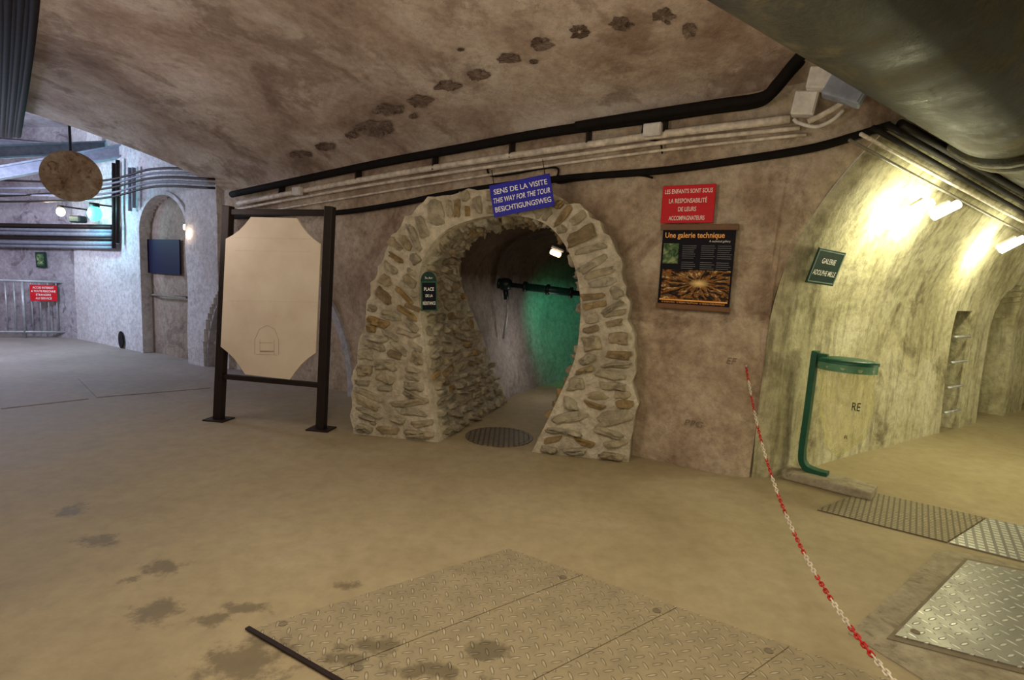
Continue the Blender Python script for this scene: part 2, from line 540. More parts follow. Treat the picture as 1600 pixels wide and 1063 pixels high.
for j in range(NZ):
    for i in range(nS - 1):
        a = j * nS + i; q = (a, a + 1, a + nS + 1, a + nS)
        cc_ = sum((verts[k] for k in q), V((0, 0, 0))) / 4
        x_, z_ = proj_F(cc_)
        if in_poly(x_, z_, .04): continue
        faces.append(q)
wall = make("wall_back", verts, faces, m_wall)
structure(wall, "stained plaster wall with arched recess, whitewashed at one end")
vs = []
KA = 40
path = [(nich_s0, 0.0), (nich_s0, 1.0)] + [(nsc - nich_r * math.cos(math.pi * k / KA), nich_top - nich_r * .8 + .8 * nich_r * math.sin(math.pi * k / KA)) for k in range(KA + 1)] + [(nich_s1, 1.0), (nich_s1, 0)]
fs = []
for (s, z) in path:
    ds, dz = s - nsc, max(0, z - (nich_top - nich_r * .8))
    L = math.hypot(ds, dz) or 1
    o_s, o_z = ds / L * .06, dz / L * .06
    i_s, i_z = -ds / L * .012, -dz / L * .012
    for (a, b, o_) in ((o_s, o_z, -.02), (o_s * .9, o_z * .9, .035), (i_s, i_z, .035), (i_s, i_z, -NICHE_D - .05)): vs.append(wp(s + a, z + b, o_))
for i in range(len(path) - 1):
    for j in range(3): fs.append((i * 4 + j, i * 4 + j + 1, i * 4 + 5 + j, i * 4 + 4 + j))
tr_ = make("trim_1", vs, fs, m_wall); structure(tr_, "rounded plaster edge of the arched recess")
vs = [wp(s, max(z, 0), -NICHE_D + .02) for s, z in path]
tr_ = make("trim_2", vs, [tuple(range(len(vs)))], m_nich); structure(tr_, "beige plaster back of the arched recess")
vs, fs = [], []
for k in range(61):
    th = math.pi * k / 60
    for (g, o_) in ((1.045, .0), (1.035, .035), (.975, .035), (.975, -.18)):
        vs.append(wp(rs_c - rs_a * g * math.cos(th), rs_h * g * math.sin(th), o_))
for i in range(60):
    for j in range(3): fs.append((i * 4 + j, i * 4 + j + 1, i * 4 + 5 + j, i * 4 + 4 + j))
tr_ = make("trim_3", vs, fs, m_rim); structure(tr_, "pale rounded rim of a low arched recess")

# --- wall_right
prof = [(0, 0), (0, .92)]
for k in range(0, 46):
    th = math.pi * k / 60
    prof.append((RT - RT * math.cos(th), ZC + RT * math.sin(th)))
def refine(pr, step=.06):
    out = [pr[0]]
    for a, b in zip(pr, pr[1:]):
        L = math.hypot(b[0] - a[0], b[1] - a[1]); m = max(1, int(L / step))
        for i in range(1, m + 1): out.append((a[0] + (b[0] - a[0]) * i / m, a[1] + (b[1] - a[1]) * i / m))
    return out
prof = refine(prof)
def a_of(q): return (q - C).dot(ET)
n1a, n1b = a_of(hit_T(1477, 600)), a_of(hit_T(1500, 600))
n2a, n2b = a_of(hit_T(1534, 600)), a_of(hit_T(1572, 600))
kk = -(NT.dot(NW)) / (ET.dot(NW))
TL = 16.0
niches = [(n1a, n1b, 1.42, False), (n2a, n2b, 1.75, True), (n2b + .75, n2b + 1.55, 1.75, True), (n2b + 2.6, n2b + 3.4, 1.75, True), (n2b + 4.6, n2b + 5.4, 1.75, True)]
AL = []; x = 0
while x < TL: AL.append(x); x += .07
for a_, b_, h_, r_ in niches: AL += [a_ - .003, a_ + .003, b_ - .003, b_ + .003]
AL = sorted(AL)
def T_pt(t, z, a):
    a0 = t * kk
    if a0 > 0 and a < a0: a = a0
    if a0 < 0 and a == AL[0]: a = a0
    rr = .025 * noise.noise(V((a * .9, z * 1.1, t)))
    q = C + ET * a + NT * t + V((0, 0, z))
    q += (T_normal(q) if t < RT else V((0, 0, -1))) * rr
    if t < 1.5: q += fillet(a - a0)
    if t < 1.0:
        for (x0, x1, h, rd) in niches:
            if x0 < a < x1:
                m = (x0 + x1) / 2; rad = (x1 - x0) / 2
                lim = h - rad + math.sqrt(max(0, rad ** 2 - (a - m) ** 2)) if rd else h
                if z < lim: q -= NT * .35
    return q
nA = len(AL)
verts = [T_pt(t, z, a) for (t, z) in prof for a in AL]
faces = [(j * nA + i, j * nA + i + 1, (j + 1) * nA + i + 1, (j + 1) * nA + i) for j in range(len(prof) - 1) for i in range(nA - 1)]
gal = make("wall_right", verts, faces, m_T, smooth=False)
structure(gal, "curved yellowish plaster vault wall of the gallery with niches")

# --- ceiling
def C_fn(u, v):
    d = -.12 + 8.5 * v
    smax = sE + .05 + .73 * d
    s = -4.5 + (smax + 4.5) * u
    q = C + E * s + NW * d
    q.z = Zc(q) + .025 * noise.noise(V((q.x * .8, q.y * .8, 3)))
    return q
ceil = grid("ceiling", C_fn, 130, 90, m_ceil, smooth=True)
structure(ceil, "stained plaster vault ceiling over the junction")

spots = [(588,201,32,11),(607,172,25,8),(656,157,18,9),(698,135,21,8),(748,118,15,9),(794,92,18,8),(845,69,19,10),(905,50,17,10),(970,38,18,10),(1036,26,17,11),(1076,48,11,11),(507,229,15,6),(468,242,17,6),(645,182,7,4),(834,97,7,4),(548,212,9,5),(720,78,5,3)]
for i, (x, y, a, b) in enumerate(spots):
    vs = [hit_ceil(x, y, .022)]; K = 30
    ring = []
    for k in range(K):
        th = 2 * math.pi * k / K
        w = 1 + .42 * noise.noise(V((math.cos(th) * 1.6 + i * 5, math.sin(th) * 1.6, i)))+.36*noise.noise(V((math.cos(th) * 5 + i * 5, math.sin(th) * 5, i)))
        ring.append((x + a * w * math.cos(th), y + b * w * math.sin(th)))
    for (px_, py_) in ring: vs.append(hit_ceil(px_, py_, .030))
    for (px_, py_) in ring: vs.append(hit_ceil(px_, py_, -.02))
    fs = [(0, 1 + k, 1 + (k + 1) % K) for k in range(K)] + [(1 + k, 1 + K + k, 1 + K + (k + 1) % K, 1 + (k + 1) % K) for k in range(K)]
    o = make("plaster_patch", vs, fs, m_patch); adopt(o, ceil)

# --- service room shell
K0 = wp(s_end, 0); K1 = fl(0, 521); EK = flat(K1 - K0)
def K_fn(u, v): return K0 + EK * (9 * u) + V((0, 0, 4.3 * v))
wl = grid("wall_left", K_fn, 40, 20, m_left, smooth=False)
structure(wl, "grey plaster wall of the service room")
def c2(u, v): return C + E * (sE - .5 + 14 * u) + NW * (-.6 + 9 * v) + V((0, 0, 4.25))
cl2 = grid("ceiling.001", c2, 4, 4, m_left, smooth=False)
structure(cl2, "grey ceiling slab of the service room")

# --- stone portal
portal = empty("stone_archway", (FA + FB) / 2 * 1.0)
portal.location.z = 0
top(portal, "rough rubble-stone arch with cream mortar framing a low passage", "archway")
M_ = NS + 1
def curve_at(Cv, u):
    x = max(0, min(.99999, u)) * NS; i = int(x); return Cv[i].lerp(Cv[i + 1], x - i)
def Lw(u):
    z = curve_at(IC, u).z
    return L1 * (1 - .62 * min(1, max(0, z - .1) / 1.7) ** 1.1)
vs = []; fs = []
def back(q):
    k = ((C - q).dot(NW)) / AX.dot(NW)
    return q + AX * (k + .12)
for q in IC: vs.append(q)
for q in OC: vs.append(q)
for q in OC: vs.append(back(q))
for i, q in enumerate(IC): vs.append(q + AX * (Lw(i / NS) + .04))
for i in range(NS):
    fs.append((i, i + 1, M_ + i + 1, M_ + i))
    fs.append((M_ + i, M_ + i + 1, 2 * M_ + i + 1, 2 * M_ + i))
    fs.append((i + 1, i, 3 * M_ + i, 3 * M_ + i + 1))
body = make("mortar_body", vs, fs, m_mortar); adopt(body, portal)

SV, SF = [], []
def stone(c, au, av, nn, hu, hv, h):
    base = len(SV); seed = random.uniform(0, 100)
    h *= 1.3
    rot = random.uniform(-.3, .3)
    au2 = au * math.cos(rot) + av * math.sin(rot); av2 = av * math.cos(rot) - au * math.sin(rot)
    rings = [(1.03, -.02), (1.01, .45), (.93, .88), (.74, 1.0), (.4, .98)]
    cr = [(sx * (1 - random.uniform(0, .5)), sy * (1 - random.uniform(0, .5))) for sx, sy in ((1, 1), (-1, 1), (-1, -1), (1, -1))]
    per = []
    for a, b in zip(cr, cr[1:] + cr[:1]):
        for f in (.08, .36, .66, .92):
            x = a[0] + (b[0] - a[0]) * f; y = a[1] + (b[1] - a[1]) * f
            bul = 1 + .12 * math.sin(math.pi * f) + .34 * noise.noise(V((x * 2.5 + seed, y * 2.5, seed)))
            per.append((x * bul, y * bul))
    K = len(per)
    tilt_u = random.uniform(-.45, .45); tilt_v = random.uniform(-.45, .45)
    for sc, hh in rings:
        for (x, y) in per:
            hj = h * hh * (1 + .9 * noise.noise(V((x * sc * 3 + seed, y * sc * 3, seed))) + (tilt_u * x + tilt_v * y) * (1 if hh > .1 else 0))
            if hh < 0: hj = -.03
            SV.append(c + au2 * (x * sc * hu) + av2 * (y * sc * hv) + nn * hj)
    SV.append(c + nn * h)
    for r in range(len(rings) - 1):
        for k in range(K):
            SF.append((base + r * K + k, base + r * K + (k + 1) % K, base + (r + 1) * K + (k + 1) % K, base + (r + 1) * K + k))
    for k in range(K):
        SF.append((base + 4 * K + k, base + 4 * K + (k + 1) % K, base + 5 * K))
u = 0.004
while u < .995:
    a, b = curve_at(IC, u), curve_at(OC, u)
    a2, b2 = curve_at(IC, u + .005), curve_at(OC, u + .005)
    dl = (((a2 + b2) - (a + b)) / 2).length / .005
    hc = random.uniform(.075, .185)
    du = hc / dl
    um = u + du / 2
    if um > .997: break
    a, b = curve_at(IC, um), curve_at(OC, um)
    L = (b - a).length
    k = 1 if (L < .42 and random.random() < .35) else (2 if L < .60 else random.choice([2, 3, 3]))
    cuts = [0] + sorted([(i + random.uniform(-.3, .3)) / k for i in range(1, k)]) + [1]
    av = (b - a).normalized(); au = NF.cross(av)
    for c0, c1 in zip(cuts, cuts[1:]):
        cc = a.lerp(b, (c0 + c1) / 2)
        wloc = (c1 - c0) * L
        loc_h = ((curve_at(IC, u + du) - curve_at(IC, u)).length * (1 - (c0 + c1) / 2) + (curve_at(OC, u + du) - curve_at(OC, u)).length * (c0 + c1) / 2)
        if wloc > .22 and loc_h > .12 and random.random() < .5:
            for sgn in (-1, 1):
                stone(cc + au * sgn * loc_h * .25 + av * random.uniform(-.03, .03), av, au, NF, wloc / 2 * random.uniform(.65, .95), loc_h / 4 - .006, random.uniform(.014, .035))
        else:
            stone(cc + au * random.uniform(-.012, .012), av, au, NF, max(.05, wloc / 2 * random.uniform(.80, .99) - .010), max(.03, loc_h / 2 * random.uniform(.74, 1.04) - .010), random.uniform(.016, .045))
    u += du
u = 0.004
while u < .995:
    p1, p2 = curve_at(IC, u), curve_at(IC, u + .004)
    dl = (p2 - p1).length / .004
    hc = random.uniform(.07, .15); du = hc / dl; um = u + du / 2
    if um > .997: break
    tg = (curve_at(IC, um + .004) - curve_at(IC, um - .004)).normalized()
    nn = AX.cross(tg).normalized()
    ctr = V((sum(q.x for q in IC) / M_, sum(q.y for q in IC) / M_, 1.1))
    if nn.dot(ctr - curve_at(IC, um)) < 0: nn = -nn
    w = random.uniform(0.02, .10)
    while w < Lw(um) - .08:
        ln = random.uniform(.12, .34)
        ln = min(ln, Lw(um) - w)
        stone(curve_at(IC, um) + AX * (w + ln / 2), AX, tg, nn, ln / 2 - .012, hc / 2 - .010, random.uniform(.018, .040))
        w += ln
    u += du
so = make("rubble_stones", SV, SF, m_stone, smooth=True); so["label"] = "irregular cream and ochre rubble stones"
adopt(so, portal)

# --- passage beyond the stones
def P_pt(u, w):
    w0 = Lw(u) - L1
    wq = max(0, w)
    ang = -math.radians(38) * min(1, wq / 4.5)
    q = V((0, 0, 0)); m = 14
    for i in range(m):
        a_ = -math.radians(42) * min(1, (wq * (i + .5) / m) / 4.0)
        d = Matrix.Rotation(a_, 3, 'Z') @ AX
        q += d * (wq / m)
    if w < 0: q = AX * w
    base = curve_at(IC, u)
    cx = (IC[0] + IC[-1]) / 2
    rel = (base - cx); x = rel.dot(EF); z = base.z
    gg = min(1, max(0, w - w0) / .25)
    g = 1.0 + .16 * gg
    d = Matrix.Rotation(ang, 3, 'Z') @ EF
    return cx + AX * (L1 - .02) + q + d * (x * g) + V((0, 0, max(0, z) * (1 + .05 * gg)))
def Pg(u, v):
    w0 = Lw(u) - L1
    return P_pt(u, w0 + .01 + (6.5 - w0) * (v ** 1.3))
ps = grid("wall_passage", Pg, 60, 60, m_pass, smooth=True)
structure(ps, "dark curving passage wall and vault")
ev = [Pg(i / 60, 1) for i in range(61)]
endw = make("wall_end", ev, [tuple(range(61))], m_pass); structure(endw, "end wall of the passage")

# ------------------------------------------------------------------ black water main
ad = V((math.sin(math.radians(52.5)), math.cos(math.radians(52.5)), 0)); al = V((-ad.y, ad.x, 0))
pc = V((0, 0, 3.02)) + al * 1.075; R_ = .42
main = empty("water_main", pc + ad * 3); top(main, "large black stained cast-iron water pipe hung under the vault", "pipe")
def mp(a): return pc + ad * a
adopt(tube("pipe_body", [mp(-2 + .5 * i) for i in range(31)], R_, m_main, 48), main)
for a in (5.2, 5.42, 9.0):
    adopt(tube("pipe_flange", [mp(a), mp(a + .02), mp(a + .1), mp(a + .12)], lambda f: R_ + (.05 if .2 < f < .8 else .03), m_main, 40), main)

# ------------------------------------------------------------------ cables on the main wall
def wtube(name, pts, r, mat, off, label, cat, grp=None):
    P = [wpx(x, y, off) for x, y in pts]
    o = tube(name, P, r, mat, 10, smooth_n=max(24, len(P) * 8)); top(o, label, cat, grp); return o
wtube("power_cable", [(362,304),(480,279),(600,254),(720,232),(850,208),(1000,187),(1110,170),(1180,160),(1205,145),(1235,110),(1262,82)], .046, m_black, .11, "thick black cable clipped along the top of the wall", "cable")
wtube("power_cable", [(900,197),(1000,181),(1120,163),(1190,152),(1215,130),(1240,100),(1262,76)], .040, m_black, .21, "thick black cable bending up towards the vault", "cable")
wtube("conduit", [(372,318),(480,297),(600,275),(750,251),(900,229),(1050,208),(1235,186)], .034, m_grey, .08, "pale painted conduit running along the wall", "conduit", "pale conduits on the wall")
wtube("conduit", [(372,327),(480,307),(600,286),(750,263),(900,242),(1050,221),(1250,200)], .018, m_grey, .07, "pale painted conduit running along the wall", "conduit", "pale conduits on the wall")
wtube("conduit", [(400,333),(520,313),(640,293),(760,274),(900,253),(1060,232),(1260,210)], .013, m_grey, .06, "pale painted conduit running along the wall", "conduit", "pale conduits on the wall")
wtube("power_cable", [(360,340),(450,334),(530,332),(620,319),(700,303),(800,288),(900,277),(1030,267),(1150,251),(1262,233),(1330,215),(1392,196)], .032, m_black, .07, "black cable sagging across the wall below the conduits", "cable")
wtube("thin_wire", [(760,262),(768,275),(800,272),(868,262),(870,285),(900,282),(960,276),(1000,274),(1020,278)], .01, m_black, .05, "thin black wire looping under the conduits", "wire")
wtube("thin_wire", [(1005,195),(1005,215),(1030,222),(1035,240)], .008, m_black, .06, "thin black wire looping under the conduits", "wire")
for (x, y) in [(465, 299), (1020, 203)]:
    q = wpx(x, y, .14); o = box_mesh("junction_box", .16, .11, .06, m_white, .012); o.matrix_world = frameM(q, -E, V((0, 0, 1)))
    local_box("cover", o, .14, .09, .008, m_white, (0, 0, .033), .003)
    top(o, "small white junction box on the conduits", "junction box", "white junction boxes")
for x in range(440, 1150, 120):
    y = 300 + (x - 370) * (-.165) + 6
    o = box_mesh("cable_clamp", .02, .16, .10, m_brown, .004)
    o.matrix_world = frameM(wpx(x, y, .06), -E, V((0, 0, 1)))
    top(o, "small dark clamp holding cables to the wall", "clamp", "cable clamps along the wall")

def cornerbox(name, x, y, w, h, d, mat, off, rot, label, cat):
    q = wpx(x, y, off); o = box_mesh(name, w, h, d, mat, .012)
    o.matrix_world = frameM(q, (-E), V((0, 0, 1))) @ Matrix.Rotation(math.radians(rot), 4, 'Z')
    top(o, label, cat); return o
b1 = cornerbox("junction_box", 1287, 124, .20, .15, .12, m_white, .25, -8, "white electrical junction box beside the big pipe", "junction box")
b2 = cornerbox("junction_box", 1258, 163, .16, .17, .10, m_white, .18, -8, "white electrical junction box below the cable bend", "junction box")
b3 = cornerbox("control_box", 1324, 138, .26, .18, .12, m_bsteel, .36, -25, "blue-grey steel control box under the water pipe", "control box")
for bb, w, h, d in ((b1, .2, .15, .12), (b2, .16, .17, .1), (b3, .26, .18, .12)):
    local_box("cover", bb, w * .86, h * .86, .01, m_white if bb is not b3 else m_bsteel, (0, 0, d / 2 + .004), .003)
wtube("conduit", [(1262,190),(1280,182),(1310,165),(1330,150)], .02, m_grey, .2, "short pale conduit at the wall corner", "conduit", "pale conduits on the wall")
wtube("conduit", [(1240,186),(1248,192),(1275,198),(1300,188),(1318,172)], .014, m_white, .16, "short pale conduit at the wall corner", "conduit", "pale conduits on the wall")

for i, (p0, p1, r, m) in enumerate([((1330,214),(1600,420),.012,m_dgrey), ((1345,205),(1600,402),.014,m_grey), ((1362,196),(1600,388),.02,m_black), ((1382,192),(1600,372),.024,m_black), ((1400,190),(1600,352),.03,m_black)]):
    A_, B_ = hit_T(p0[0], p0[1], .08), hit_T(p1[0], p1[1], .08)
    P = []
    for k in range(15):
        f = k / 14; a = a_of(A_) + (a_of(B_) + 5 - a_of(A_)) * f; z = A_.z + (B_.z - A_.z) * min(1, f * 1.0)
        P.append(C + ET * a + NT * (tT(z) + .07 + .01 * i) + V((0, 0, z - .02)))
    o = tube("gallery_conduit", P, r, m, 10); top(o, "cable run following the gallery vault", "conduit", "cables along the gallery vault")

LAMPS = []
for (x0, y0, x1, y1) in [(1428, 332, 1455, 316), (1459, 338, 1497, 319), (1564, 391, 1599, 373)]:
    A_ = hit_T((x0 + x1) / 2, (y0 + y1) / 2, .22)
    D_ = A_.y
    d0 = at(x0, y0, D_); d1 = at(x1, y1, D_)
    n_ = T_normal(A_)
    dirv = (d1 - d0).normalized(); L = (d1 - d0).length
    e = empty("fluorescent_lamp", A_); top(e, "bright fluorescent tube lamp fixed to the vault", "lamp", "gallery lamps")
    adopt(tube("lamp_tube", [A_ - dirv * L / 2, A_ + dirv * L / 2], .038, m_lampg, 12), e)
    h = box_mesh("lamp_housing", L * .8, .06, .03, m_white, .008)
    h.parent = e; h.matrix_basis = Matrix.Translation(-A_) @ frameM(A_ - n_ * .06, dirv, n_.cross(dirv))
    LAMPS.append(A_ - dirv * (L / 2 + .10) + n_ * .02)

# ------------------------------------------------------------------ signs
M, w, h = px_frame((765, 291), (858, 271), (868, 322), (772, 340), lambda x, y: fpx(x, y, .14))
sg = panel("direction_sign", M, w, h, .012, m_blue); top(sg, "tilted blue enamel visitor direction sign with white lettering", "sign")
text(sg, "SENS DE LA VISITE", 0, h * .27, .0135, w * .88, h * .16, m_wt, 0, .008)
text(sg, "THIS WAY FOR THE TOUR", 0, 0.0, .0135, w * .93, h * .16, m_wt, .25, .008)
text(sg, "BESICHTIGUNGSWEG", 0, -h * .28, .0135, w * .92, h * .16, m_wt, 0, .008)
for x in (-.42, .42):
    local_box("hanger_wire", sg, .006, .14, .006, m_black, (x * w, h * .5 + .06, .0))
M, w, h = px_frame((1030, 291), (1112, 290), (1122, 346), (1039, 350), lambda x, y: wpx(x, y, .05))
sg = panel("warning_sign", M, w, h, .012, m_red); top(sg, "red enamel sign about children with white lettering above poster", "sign")
for i, (t_, ww) in enumerate([("LES ENFANTS SONT SOUS", .9), ("LA RESPONSABILITÉ", .72), ("DE LEURS", .34), ("ACCOMPAGNATEURS", .68)]):
    text(sg, t_, 0, h * (.34 - .235 * i), .0135, w * ww, h * (.115 if 'É' not in t_ else .15), m_wt, 0, .008)
# poster
M, w, h = px_frame((1028, 352), (1141, 352), (1149, 488), (1036, 481), lambda x, y: wpx(x, y, .06))
po = panel("exhibition_poster", M, w, h, .008, m_navy); top(po, "dark hanging poster with orange title, photographs and wooden battens", "poster")
local_box("batten", po, w * 1.06, h * .07, .025, m_wood, (0, h * .47, .012), .004)
local_box("batten", po, w * 1.03, h * .06, .025, m_wood, (0, -h * .47, .012), .004)
text(po, "Une galerie technique", -w * .05, h * .368, .0095, w * .82, h * .085, m_orange, 0, .015)
text(po, "A technical gallery", w * .30, h * .305, .0095, w * .28, h * .03, m_wt)
n = N("print_tunnel_green").spec(.1); tc = n.new("ShaderNodeTexCoord").outputs["Object"]
f = n.noise(tc, 14, 5, .6, 1.0); n.base(n.ramp(f, [(.35, (.01, .03, .015)), (.5, (.09, .16, .07)), (.65, (.35, .42, .22))])); n.rough(.6); m_ph1 = n.m
n = N("print_tunnel_dark").spec(.1); tc = n.new("ShaderNodeTexCoord").outputs["Object"]
sp = n.new("ShaderNodeSeparateXYZ"); n.put(sp.inputs[0], tc)
xx = n.math('MULTIPLY', n.math('ADD', sp.outputs[0], -w * .06), 1.0 / (w * .46)); yy = n.math('MULTIPLY', n.math('ADD', sp.outputs[1], -h * .02), 1.0 / (h * .17))
rad = n.math('SQRT', n.math('ADD', n.math('MULTIPLY', xx, xx), n.math('MULTIPLY', yy, yy)))
ang = n.math('ADD', n.math('ARCTAN2', yy, xx), n.math('MULTIPLY', n.noise(tc, 10, 2, .5), .3))
cmb = n.new("ShaderNodeCombineXYZ"); n.put(cmb.inputs[0], n.math('MULTIPLY', ang, 2.6)); n.put(cmb.inputs[1], n.math('MULTIPLY', rad, 1.2))
st_ = n.noise(cmb.outputs[0], 1.9, 4, .6, .3)
colA = n.ramp(st_, [(.34, (.006, .005, .004)), (.47, (.035, .024, .016)), (.53, (.38, .15, .03)), (.57, (.04, .025, .018)), (.65, (.80, .56, .24)), (.70, (.05, .04, .03))])
glow = n.maprange(rad, .32, .05)
colA = n.mix(n.math('MULTIPLY', glow, .85), colA, (1.0, .72, .30))
n.base(colA); n.rough(.6); m_ph2 = n.m
local_box("photograph", po, w * .22, h * .24, .003, m_ph1, (-w * .36, h * .16, .0095))
ph = local_box("photograph", po, w * .94, h * .35, .003, m_ph2, (w * .01, -h * .205, .0095))
vs, fs = [], []
for cx in (-.10, .16, .38):
    for i in range(13):
        y = h * (.25 - .024 * i) ; x0 = w * (cx - .10); x1 = w * (cx + .10 * random.uniform(.6, 1)); b = len(vs)
        if i == 7: continue
        vs += [(x0, y, .0095), (x1, y, .0095), (x1, y + h * .006, .0095), (x0, y + h * .006, .0095)]; fs.append((b, b + 1, b + 2, b + 3))
m_tiny = paint("tiny_print", (.16, .16, .17), .6, bump=0)
o = make("text_block", vs, fs, m_tiny, recenter=False); o.parent = po
local_box("orange_strip", po, w * .95, h * .016, .002, m_orange, (0, -h * .392, .009))
text(po, "LE RESEAU EAU · LE RESEAU TELEPHONE · LE RESEAU PNEUMATIQUE", 0, -h * .42, .0095, w * .88, h * .022, m_orange)
M, w, h = px_frame((1274, 386), (1316, 393), (1293, 446), (1251, 438), lambda x, y: hit_T(x, y, .05), .03)
sg = panel("gallery_sign", M, w, h, .012, m_green); top(sg, "dark green enamel gallery name plate with pale border on vault", "sign")
m_pgreen = paint("pale_green_border", (.20, .30, .25), .5, bump=0)
for (a, b, c_, d_) in ((w * .92, .008, 0, h * .44), (w * .92, .008, 0, -h * .44), (.008, h * .88, w * .46, 0), (.008, h * .88, -w * .46, 0)):
    local_box("border", sg, a, b, .003, m_pgreen, (c_, d_, .0128))
text(sg, "GALERIE", 0, h * .17, .0135, w * .5, h * .15, m_wt, 0, .01)
text(sg, "ADOLPHE MILLE", 0, -h * .17, .0135, w * .82, h * .15, m_wt, 0, .01)
# street plaque on the arch
M, w, h = px_frame((659, 440), (681, 440), (681, 486), (659, 486), lambda x, y: fpx(x, y, .09))
M = M @ Matrix.Rotation(math.radians(34), 4, 'Y')
w *= 1.08
pl = panel("street_plaque", M, w, h, .012, m_navy); top(pl, "small dark street name plaque with green edge and arched top", "sign")
K = 16
vs = [(w * .5 * math.cos(math.pi * k / K), h * .5 + w * .62 * math.sin(math.pi * k / K), zz_) for zz_ in (0, .012) for k in range(K + 1)]
fs = [tuple(range(K, -1, -1)), tuple(range(K + 1, 2 * K + 2))] + [(k, k + 1, K + 2 + k, K + 1 + k) for k in range(K)]
o = make("crest", vs, fs, m_green, recenter=False); o.parent = pl; o["label"] = "dark green arched crest"
for (a, b, c_, d_) in ((w, .01, 0, h * .48), (w, .01, 0, -h * .48), (.01, h, w * .47, 0), (.01, h, -w * .47, 0)):
    local_box("border", pl, a, b, .006, m_gpost, (c_, d_, .012))
text(pl, "7e Arr", 0, h * .62, .0135, w * .5, h * .07, m_wt)
text(pl, "PLACE", 0, h * .24, .0135, w * .62, h * .12, m_wt, 0, .01)
text(pl, "DE LA", 0, h * .02, .0135, w * .45, h * .09, m_wt, 0, .01)
text(pl, "RÉSISTANCE", 0, -h * .22, .0135, w * .80, h * .14, m_wt, 0, .01)

for (tx, x, y, ww, hh) in (("EF", 1143, 564, .08, .05), ("PFG", 1084, 662, .16, .05)):
    e = empty("wall_graffiti", wpx(x, y, .03)); e.matrix_world = frameM(wpx(x, y, .03), -E, V((0, 0, 1)))
    top(e, "faint black scrawled letters on the plaster wall", "graffiti")
    text(e, tx, 0, 0, 0, ww, hh, m_scrawl, .2, -.01)

# ------------------------------------------------------------------ board stand
PLb, PRb = fl(342, 656), fl(502, 671)
EB = flat(PRb - PLb); NB = V((EB.y, -EB.x, 0))
if NB.dot(CAMP - PLb) < 0: NB = -NB
def bpx(x, y): return hit_plane(x, y, PLb, NB)
TLp, TRp = bpx(357, 322), bpx(516, 323)
TLp = PLb + V((0, 0, TLp.z)) + (TLp - PLb).dot(EB) * EB; TRp = PRb + V((0, 0, TRp.z)) + (TRp - PRb).dot(EB) * EB
st = empty("display_board", (PLb + PRb) / 2); top(st, "tall display board, cream cut-corner panel in dark steel frame", "display board")
def beam(name, a, b, wx, wy, mat, nrm, ext=0):
    d = (b - a).normalized(); L = (b - a).length + ext * 2
    o = box_mesh(name, wx, L, wy, mat, .006)
    r = d.cross(nrm).normalized()
    o.matrix_basis = frameM((a + b) / 2, r, d); return o
def adoptM(o, par):
    M = o.matrix_basis.copy(); o.parent = par
    o.matrix_basis = Matrix.Translation(-par.location) @ M
    return o
for a, b in ((PLb, TLp), (PRb, TRp)):
    adoptM(beam("post", a + V((0, 0, .01)), b, .085, .085, m_brown, NB), st)
    f_ = box_mesh("foot_plate", .24, .20, .014, m_brown, .004); f_.matrix_basis = frameM(a + V((0, 0, .007)), EB, V((0, 0, 1)).cross(EB)); adoptM(f_, st)
adoptM(beam("top_rail", TLp - V((0, 0, .06)), TRp - V((0, 0, .06)), .06, .05, m_brown, NB), st)
qa, qb = bpx(345, 588), bpx(500, 602)
adoptM(beam("bottom_rail", qa, qb, .05, .05, m_brown, NB), st)
PAN = [(397, 340), (468, 342), (505, 382), (497, 551), (457, 592), (388, 584), (350, 541), (358, 374)]
pp = [bpx(*q) + NB * .05 for q in PAN]; nb_ = len(pp)
pts = []
for i in range(nb_):
    a, b = pp[i], pp[(i + 1) % nb_]
    pts.append(a)
    if i % 2 == 1:
        cen = sum(pp, V((0, 0, 0))) / nb_
        for k in (1, 2, 3):
            f = k / 4; pts.append(a.lerp(b, f) + (cen - a.lerp(b, f)).normalized() * .025 * math.sin(math.pi * f))
K = len(pts)
vs = pts + [q - NB * .03 for q in pts]
fs = [tuple(range(K)), tuple(range(2 * K - 1, K - 1, -1))] + [(k, K + k, K + (k + 1) % K, (k + 1) % K) for k in range(K)]
pan = make("panel", vs, fs, m_cream); adopt(pan, st); pan["label"] = "cream panel with cut corners and faint line drawing"
def line(px_pts, r=.0025, mt=None):
    P = [bpx(*q) + NB * .050 for q in px_pts]
    o = tube("drawn_line", P, r, mt or m_crline, 5); adopt(o, st); return o
for y in (372, 392): line([(372, y), (490, y + 2)], .0010)
line([(362, 470), (500, 472)], .0008)
E2 = m_crline2
line([(403, 553), (403, 530), (410, 514), (422, 508), (434, 514), (440, 530), (440, 553)], .002, E2)
line([(410, 535), (432, 535)], .002, E2); line([(412, 548), (432, 548)], .006, E2); line([(411, 553), (411, 530)], .0015, E2); line([(433, 553), (433, 530)], .0015, E2)
line([(405, 553), (438, 554)], .002, E2)

